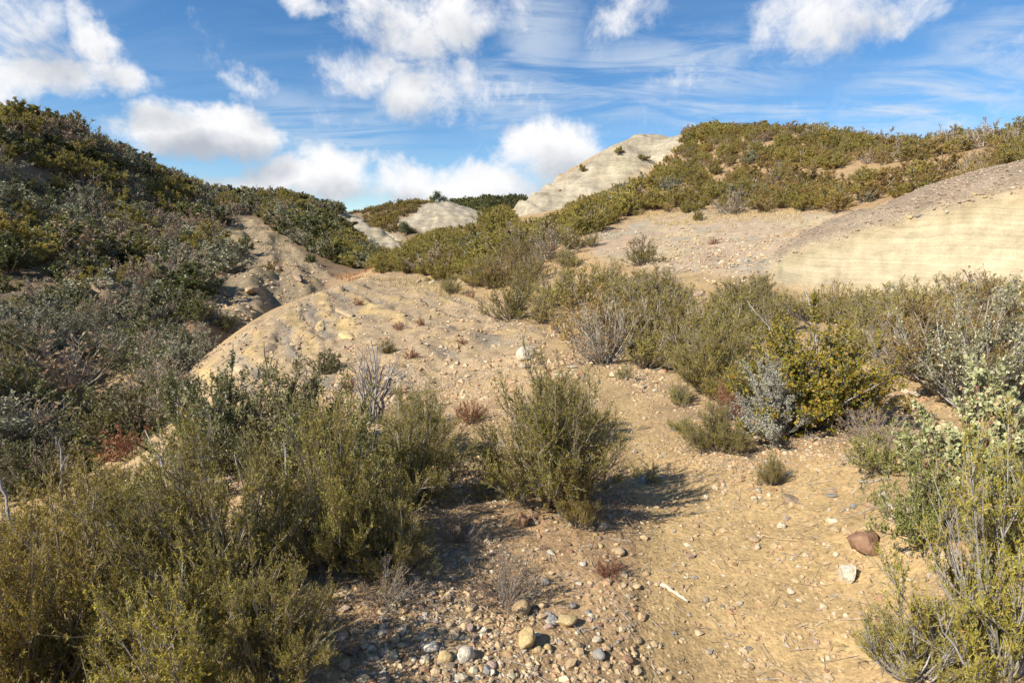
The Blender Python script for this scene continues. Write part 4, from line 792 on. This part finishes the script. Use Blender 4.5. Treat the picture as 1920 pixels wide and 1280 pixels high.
# gravel too small to pick apart
I20 = ico(1)
def gravel(name, label, n, zone, size, seed, mat=GRAVEL, rounder=False):
    rs = np.random.RandomState(seed); x, y = zone(rs, n); z = ground(x, y); n = len(x); o8 = np.array([[1,0,0],[-1,0,0],[0,1,0],[0,-1,0],[0,0,1],[0,0,-1]], float); fo = np.array([[0,2,4],[2,1,4],[1,3,4],[3,0,4],[2,0,5],[1,2,5],[3,1,5],[0,3,5]])
    if rounder: o8, fo = I20
    m6 = len(o8)
    s = size[0]+(size[1]-size[0])*rs.rand(n)**2.6; s = s[:, None, None]; v = o8[None]*(.75+.5*rs.rand(n, m6, 1)*(.6 if rounder else 1))*[1, .8, .6]+rs.normal(size=(n, m6, 3))*(.08 if rounder else .14)
    a = rs.rand(n)*6.28; ca, sa = np.cos(a)[:, None], np.sin(a)[:, None]; v = np.stack([v[..., 0]*ca-v[..., 1]*sa, v[..., 0]*sa+v[..., 1]*ca, v[..., 2]], -1)*s+np.stack([x, y, z], -1)[:, None]+np.array([0, 0, .12])*s
    me = mesh_np(name, v.reshape(-1, 3), (fo[None]+(np.arange(n)*m6)[:, None, None]).reshape(-1, 3), False, mat); return tag(obj(name, me), label, kind='stuff')
def wedge(r0, r1, pw, a0=-44, a1=44, keep=None):
    def f(rs, n):
        r = (r0**pw+(r1**pw-r0**pw)*rs.rand(n*2))**(1/pw); a = np.radians(rs.uniform(a0, a1, n*2)); x, y = r*np.sin(a), r*np.cos(a); k = np.ones(len(x), bool) if keep is None else keep(rs, x, y); return x[k][:n], y[k][:n]
    return f
def kp_near(rs, x, y):
    t = np.isin(zone_at(x, y), z_('trail')); d = np.clip(.62+.9*fbm(x*1.1, y*1.1, 3, 77), .06, 1)*np.where(t, .27, 1)*np.where(x < -2.2, .4, 1); return rs.rand(len(x)) < d
gravel('gravel', 'fine tan gravel strewn over the foreground soil', 38000, wedge(1.5, 7.5, 1.2, keep=kp_near), (.004, .019), 31)
gravel('coarse_gravel', 'coarse mixed gravel strewn over the foreground soil', 8500, wedge(1.6, 8.5, 1.25, keep=kp_near), (.012, .034), 32, rounder=True)
def kp_z(*zs):
    return lambda rs, x, y: np.isin(zone_at(x, y), z_(*zs)) & (rs.rand(len(x)) < np.clip(.6+1.0*fbm(x*.7, y*.7, 3, 78), .05, 1))
gravel('mound_gravel', 'loose gravel lying on the sandstone mound', 5500, wedge(7, 32, .8, -33, 5, kp_z('mound','yellow_path')), (.012, .075), 33)
gravel('bench_gravel', 'loose gravel lying on the pebbly bench', 4500, wedge(14, 32, 1, 5, 34, kp_z('bench')), (.02, .085), 34)
gravel('conglomerate_pebbles', 'brown pebbles bedded in the conglomerate cap', 9000, wedge(14.5, 21.5, 1, 22, 46, lambda rs, x, y: np.isin(zone_at(x, y), z_('cap')) & (rs.rand(len(x)) < np.clip(.5+1.2*fbm(x*1.2, y*1.2, 3, 80), .1, 1))), (.008, .055), 35, stonemat('brown_gravel', [(0,(.27,.20,.135)),(.4,(.36,.275,.19)),(.7,(.24,.185,.13)),(.9,(.44,.37,.28)),(1,(.33,.21,.13))], 'isl'))
gravel('slope_rubble', 'loose rubble on the eroded slope', 5000, wedge(20, 80, .8, -30, -12, kp_z('bare_slope')), (.03, .16), 36)
def kp_soil(rs, x, y): return (zone_at(x, y) == 0) & (rs.rand(len(x)) < np.clip(.5+fbm(x*.6, y*.6, 3, 79), .05, 1))
gravel('soil_rubble', 'loose stones on the soil between the shrubs', 9000, wedge(6, 34, .8, -20, 40, kp_soil), (.01, .075), 37)

# ------------------------------------------------------------------ dead wood
W_grey = barkmat('bleached_deadwood', [(0,(.24,.22,.20)),(.5,(.33,.305,.28)),(1,(.43,.40,.37))], 60); W_burn = barkmat('burnt_wood', [(0,(.05,.045,.04)),(1,(.12,.10,.09))], 40); W_tan = barkmat('tan_driftwood', [(0,(.48,.40,.28)),(1,(.55,.47,.35))], 60)
def at(px, py, r): az, t = ray(px, py); return np.array([r*math.sin(az), r*math.cos(az), EYE+float(t)*r])
def limb(name, pts_, r0, r1, mat, seed, label=None, cat='branch', group=None, parent=None, twigs=0, k=12, wob=.02):
    """a bent tapering branch with side twigs grown out of it"""
    rs = np.random.RandomState(seed); P0 = np.array(pts_, float); t0 = np.linspace(0, 1, len(P0)); t = np.linspace(0, 1, k); L = np.linalg.norm(P0[-1]-P0[0])
    c_ = np.stack([np.interp(t, t0, P0[:, i]) for i in range(3)], 1); c_[1:-1] += rs.normal(size=(k-2, 3))*wob*L
    o0 = c_[0].copy(); lines = [(c_, np.linspace(r0, r1, k)*(1+.12*rs.normal(size=k)))]
    for _ in range(twigs):
        i = rs.randint(k//3, k-1); d = nrm(nrm(c_[min(i+1, k-1)]-c_[i])*.7+rs.normal(size=3)*.6+[0, 0, .25]); l = L*rs.uniform(.15, .4); e = c_[i]+d*l; q = np.linspace(0, 1, k)[:, None]; b_ = c_[i]*(1-q)+e*q; b_[1:] += np.cumsum(rs.normal(size=(k-1, 3)), 0)*wob*.25*l
        rr = lines[0][1][i]*.6; lines.append((b_, np.linspace(rr, r1*.6, k)))
    v, f = polytubes(np.stack([a-o0 for a, _ in lines]), np.abs(np.stack([b for _, b in lines]))); me = mesh_np(name, v, f, True, mat); o = obj(name, me, parent, tuple(o0) if parent is None else tuple(o0-np.array(parent.location)))
    return tag(o, label, cat if parent is None else None, group)
# bundle of dead upright stems
x, y, z = hit(702, 795); sn = tag(obj('dead_shrub', None, None, (x, y, z)), 'bundle of bare bleached grey stems standing in front of the mound', 'dead shrub'); rs = np.random.RandomState(3); hd = 165*depth_of(x, y, z)/FPX
for i in range(15):
    bx, by = rs.normal()*.03, rs.normal()*.03; hh = hd*rs.uniform(.55, 1.05); ox, oy = rs.normal()*.10+(.06 if i % 2 else 0), rs.normal()*.08
    limb('stem', [(x+bx, y+by, z-.03), (x+bx+ox*.35, y+by+oy*.3, z+hh*.45), (x+bx+ox, y+by+oy, z+hh)], .011, .004, W_grey, 50+i, parent=sn, twigs=2 if i % 3 == 0 else 1, k=9, wob=.018)
for i in range(3): limb('stem', [(x, y, z+.1*i), (x+.16, y, z+.28+.08*i), (x+.33, y+.02, z+.42+.05*i)], .008, .003, W_grey, 80+i, parent=sn, k=8)
DB = [ # line of points (px, py, distance), radii, twigs, label
 ([(410,1010,3.3),(350,940,3.25),(285,840,3.3)],.011,.004,W_grey,2,'long grey dead branch leaning out of the broad chamise'),
 ([(480,1080,3.3),(465,960,3.35),(440,850,3.4)],.008,.003,W_grey,2,'thin dead wand rising through the chamise'),([(530,1080,3.4),(545,960,3.4),(535,830,3.5)],.008,.003,W_grey,2,'tall dead wand beside the speckled shrub'),
 ([(560,1090,3.4),(580,960,3.4),(590,880,3.5)],.007,.003,W_grey,3,'forked dead wand beside the speckled shrub'),([(500,1110,3.2),(490,980,3.2),(485,900,3.3)],.008,.003,W_grey,2,'pale dead wand in the middle of the broad chamise'),
 ([(590,1060,3.5),(620,980,3.5),(640,930,3.6)],.008,.003,W_grey,3,'pale dead branch spreading towards the stony ground'),
 ([(350,870,5.6),(335,770,5.6),(318,700,5.7)],.012,.004,W_grey,3,'crooked dead branch in front of the scrub oak'),([(520,780,7),(505,720,7),(495,640,7.1)],.009,.004,W_burn,1,'thin dark dead stem standing above the scrub oak'),([(590,780,6.8),(580,730,6.8),(570,680,6.9)],.008,.003,W_burn,2,'dark dead twig above the wide scrub oak'),
 ([(112,950,4.6),(116,880,4.6),(114,820,4.6)],.010,.005,W_grey,4,'bare pale stalk with few buds at the gully rim'),([(0,900,3.6),(20,980,3.5),(60,1030,3.5)],.008,.004,W_grey,3,'pale bare twig at the gully rim corner'),
 ([(1530,640,6.2),(1525,590,6.2),(1505,530,6.3)],.009,.003,W_grey,3,'dead forked branch above the golden bush'),([(1525,612,6.2),(1490,590,6.2),(1468,568,6.2)],.009,.003,W_burn,3,'charred dead branch with bleached tips above the golden bush'),([(1450,640,6.1),(1440,610,6.1),(1404,572,6.1)],.008,.003,W_grey,2,'thin curved dead branch left of the golden bush'),
 ([(860,1157,2.62),(815,1148,2.66),(785,1128,2.72),(765,1095,2.85)],.014,.006,W_grey,4,'bleached dead branch lying in the thicket shade'),([(240,1090,2.6),(300,1075,2.6),(370,1050,2.7)],.008,.004,W_grey,4,'spray of pale dead twigs inside the foreground chamise'),
 ([(700,1230,2.2),(650,1255,2.15),(560,1275,2.1)],.010,.006,W_grey,2,'fallen pale stick at the thicket edge'),
 ([(1220,575,14),(1212,560,14),(1205,545,14)],.02,.006,W_grey,4,'small bleached dead shrub among the slope shrubs'),
 ([(1125,300,52),(1122,292,52),(1130,280,52)],.05,.02,W_grey,3,'bleached snag on the sunlit right hill'),
]
DB = [d for d in DB if d[0][0][0] != 1125]+[([(1527,306,50),(1520,297,50),(1515,283,50)],.07,.03,W_grey,5,'bleached snag near the top of the sunlit right hill')]
for i, (pp, r0, r1, mt_, tw, lab) in enumerate(DB): limb('dead_branch', [at(*p) for p in pp], r0*1.25, r1*1.2, mt_, 200+i, lab, twigs=tw, wob=.010)
def lying(name, a, b, r, mat, seed, lab, wob=.03, cat='stick'):
    A_, B_ = np.array(hit(*a)), np.array(hit(*b)); M_ = (A_+B_)/2; M_[2] = ground(M_[:1], M_[1:2])[0]; u = np.array([0, 0, r*.7]); return limb(name, [A_+u, M_+u, B_+u], r, r*.55, mat, seed, lab, cat, wob=wob)
lying('driftwood', (1240,1098), (1290,1130), .014, W_tan, 301, 'short pale weathered wood chunk on the trail', .012)
for i, (a, b, r, lab) in enumerate([((1608,905),(1672,899),.007,'grey stick near the trail edge shrub'),((1062,1185),(1130,1178),.005,'thin grey stick beside the blocky yellow cobble'),((1400,1005),(1590,1022),.0025,'long straw stalk lying across the trail'),((780,1160),(890,1165),.0025,'thin straw stalk lying on the stony ground'),((885,1240),(892,1180),.004,'thin brown twig standing among the cobbles'),((1665,972),(1740,985),.005,'thin grey stick under the tall trail edge chamise'),((1410,935),(1420,940),.006,'short dark twig on the trail'),((1150,1010),(1185,1016),.004,'pale curved twig on the gravel')]): lying('stick', a, b, r, W_grey if 'straw' not in lab else B_straw, 310+i, lab)
# litter of fine twigs
def litter(name, label, n, zone, seed, mat, ln=(.03, .14), rad=.0014):
    rs = np.random.RandomState(seed); x, y = zone(rs, n); n = len(x); a = rs.rand(n)*6.28; l = rs.uniform(*ln, n); p0 = np.stack([x, y, ground(x, y)+.004], 1); x1, y1 = x+np.cos(a)*l, y+np.sin(a)*l; p1 = np.stack([x1, y1, ground(x1, y1)+.004+rs.rand(n)*.03], 1)
    v, f = tubes(p0, p1, np.full(n, rad), np.full(n, rad*.6)); return tag(obj(name, mesh_np(name, v, f, False, mat)), label, kind='stuff')
hx = [(e[0], e[1]) for e in EX if math.hypot(e[0], e[1]) < 7.5]
def around(spread):
    def f(rs, n):
        c_ = np.array(hx)[rs.randint(0, len(hx), n)]; p = c_+rs.normal(size=(n, 2))*spread; k = np.hypot(p[:, 0], p[:, 1]) > 1.4; return p[k, 0], p[k, 1]
    return f
litter('twig_litter', 'fine grey twigs littering the ground around the shrubs', 2600, around(.5), 61, B_grey); litter('leaf_litter', 'brown dead needles and twig bits under the shrubs', 9000, around(.42), 62, B_dark, (.008, .03), .0016)
# dry grass
def grass(name, label, polys, n, h, seed, mat, r0, r1, wide=.004):
    rs = np.random.RandomState(seed); xs, ys = [], []
    r = np.sqrt(rs.uniform(r0*r0, r1*r1, n*6)); a = np.radians(rs.uniform(-40, 40, n*6)); x, y = r*np.sin(a), r*np.cos(a); px, py = project(x, y, ground(x, y)); k = np.zeros(len(x), bool)
    for p in polys: k |= inpoly(px, py, p)
    k &= rs.rand(len(x)) < np.clip(.5+1.2*fbm(x*1.5, y*1.5, 3, 90), 0, 1); x, y = x[k], y[k]
    m_ = 7; x = np.repeat(x, m_)+rs.normal(size=len(x)*m_)*.04; y = np.repeat(y, m_)+rs.normal(size=len(x))*.04; p = np.stack([x, y, ground(x, y)-.005], 1); d = nrm(rs.normal(size=p.shape)*[.4, .4, .1]+[0, 0, 1]); v, f = leaves(p, d, h*rs.uniform(.5, 1.2, len(p)), np.full(len(p), wide), rs, 'needle')
    return tag(obj(name, mesh_np(name, v, f, False, mat)), label, kind='stuff')
grass('dry_grass', 'golden dry grass between the shrubs', [[(1020,600),(1090,590),(1120,620),(1080,660),(1030,650)],[(690,520),(820,525),(900,545),(850,560),(720,535)],[(1080,480),(1140,500),(1120,540),(1050,540)],[(1200,400),(1500,395),(1500,415),(1230,425)]], 9000, .16, 71, B_straw, 7, 34, .006)
grass('rusty_grass', 'rusty dry grass in the wash', [[(615,512),(705,500),(715,512),(640,532)],[(270,720),(310,730),(300,790),(270,780)],[(560,720),(640,700),(620,740)]], 2600, .2, 72, B_ogrs, 9, 46, .012)

# ------------------------------------------------------------------ trees on the skylines
def tree(px, py, hpx, wpx, label, seed, group=None):
    x, y, z = hit(px, py); kk = depth_of(x, y, z)/FPX; H, Wt = hpx*kk, wpx*kk; rs = np.random.RandomState(seed); o = tag(obj('small_tree', None, None, (x, y, z)), label, 'tree', group)
    tr = np.array([[0, 0, -.1*H], [.03*H, 0, .3*H], [0, .02*H, .6*H], [.02*H, 0, .92*H]]); q = np.linspace(0, 1, 4); ln = [(tr, .045*H*(1-.8*q))]; tips = [tr[3], tr[2]]
    for i in range(9):
        b0 = tr[1]+(tr[3]-tr[1])*rs.rand(); a = rs.rand()*6.28; e = np.array([math.cos(a)*Wt*.42*rs.uniform(.5, 1), math.sin(a)*Wt*.42*rs.uniform(.5, 1), b0[2]+H*rs.uniform(.0, .25)]); ln.append((np.stack([b0, b0*.6+e*.4+[0, 0, .03*H], b0*.3+e*.7, e]), .018*H*(1-.7*q))); tips += [e, b0*.4+e*.6]
    v, f = polytubes(np.stack([a for a, _ in ln]), np.stack([b for _, b in ln])); obj('trunk', mesh_np('trunk', v, f, True, B_dark), o)
    lobes = np.array([(-.18,0,.86),(-.15,.05,.66),(-.28,0,.45),(.02,-.1,.50),(.22,.1,.42),(.40,0,.30),(.12,.2,.30),(-.30,-.15,.28)])*[Wt, Wt, H]+rs.normal(size=(8, 3))*[Wt*.06, Wt*.06, H*.05]
    n = 3200; p = lobes[rs.randint(0, 8, n)]+rs.normal(size=(n, 3))*[Wt*.13, Wt*.13, H*.09]; lv, lf = leaves(p, nrm(rs.normal(size=(n, 3))+[0, 0, .3]), H*.06*(.6+rs.rand(n)), np.full(n, H*.02), rs, 'rhomb'); obj('crown', mesh_np('crown', lv, lf, False, L_pine), o)
for i, a in enumerate([(823,380,21,24,'lone dark tree on top of the cream rock dome'),(412,369,15,14,'small dark tree on the saddle of the left skyline'),(437,371,11,14,'low round tree next to the saddle tree'),(517,378,14,12,'slim dark tree on the far left ridge'),(540,379,9,12,'low tree beside the slim ridge tree'),(628,398,10,10,'tiny tree at the end of the left ridge'),(265,305,8,9,'tiny flat topped tree on the slope of the left skyline'),(762,440,24,28,'dark green tree in the hollow below the cream rock dome'),(350,345,14,20,'dark rounded tree on the left skyline'),(596,452,26,24,'dark conifer in the valley brush')]): tree(*a, seed=400+i)
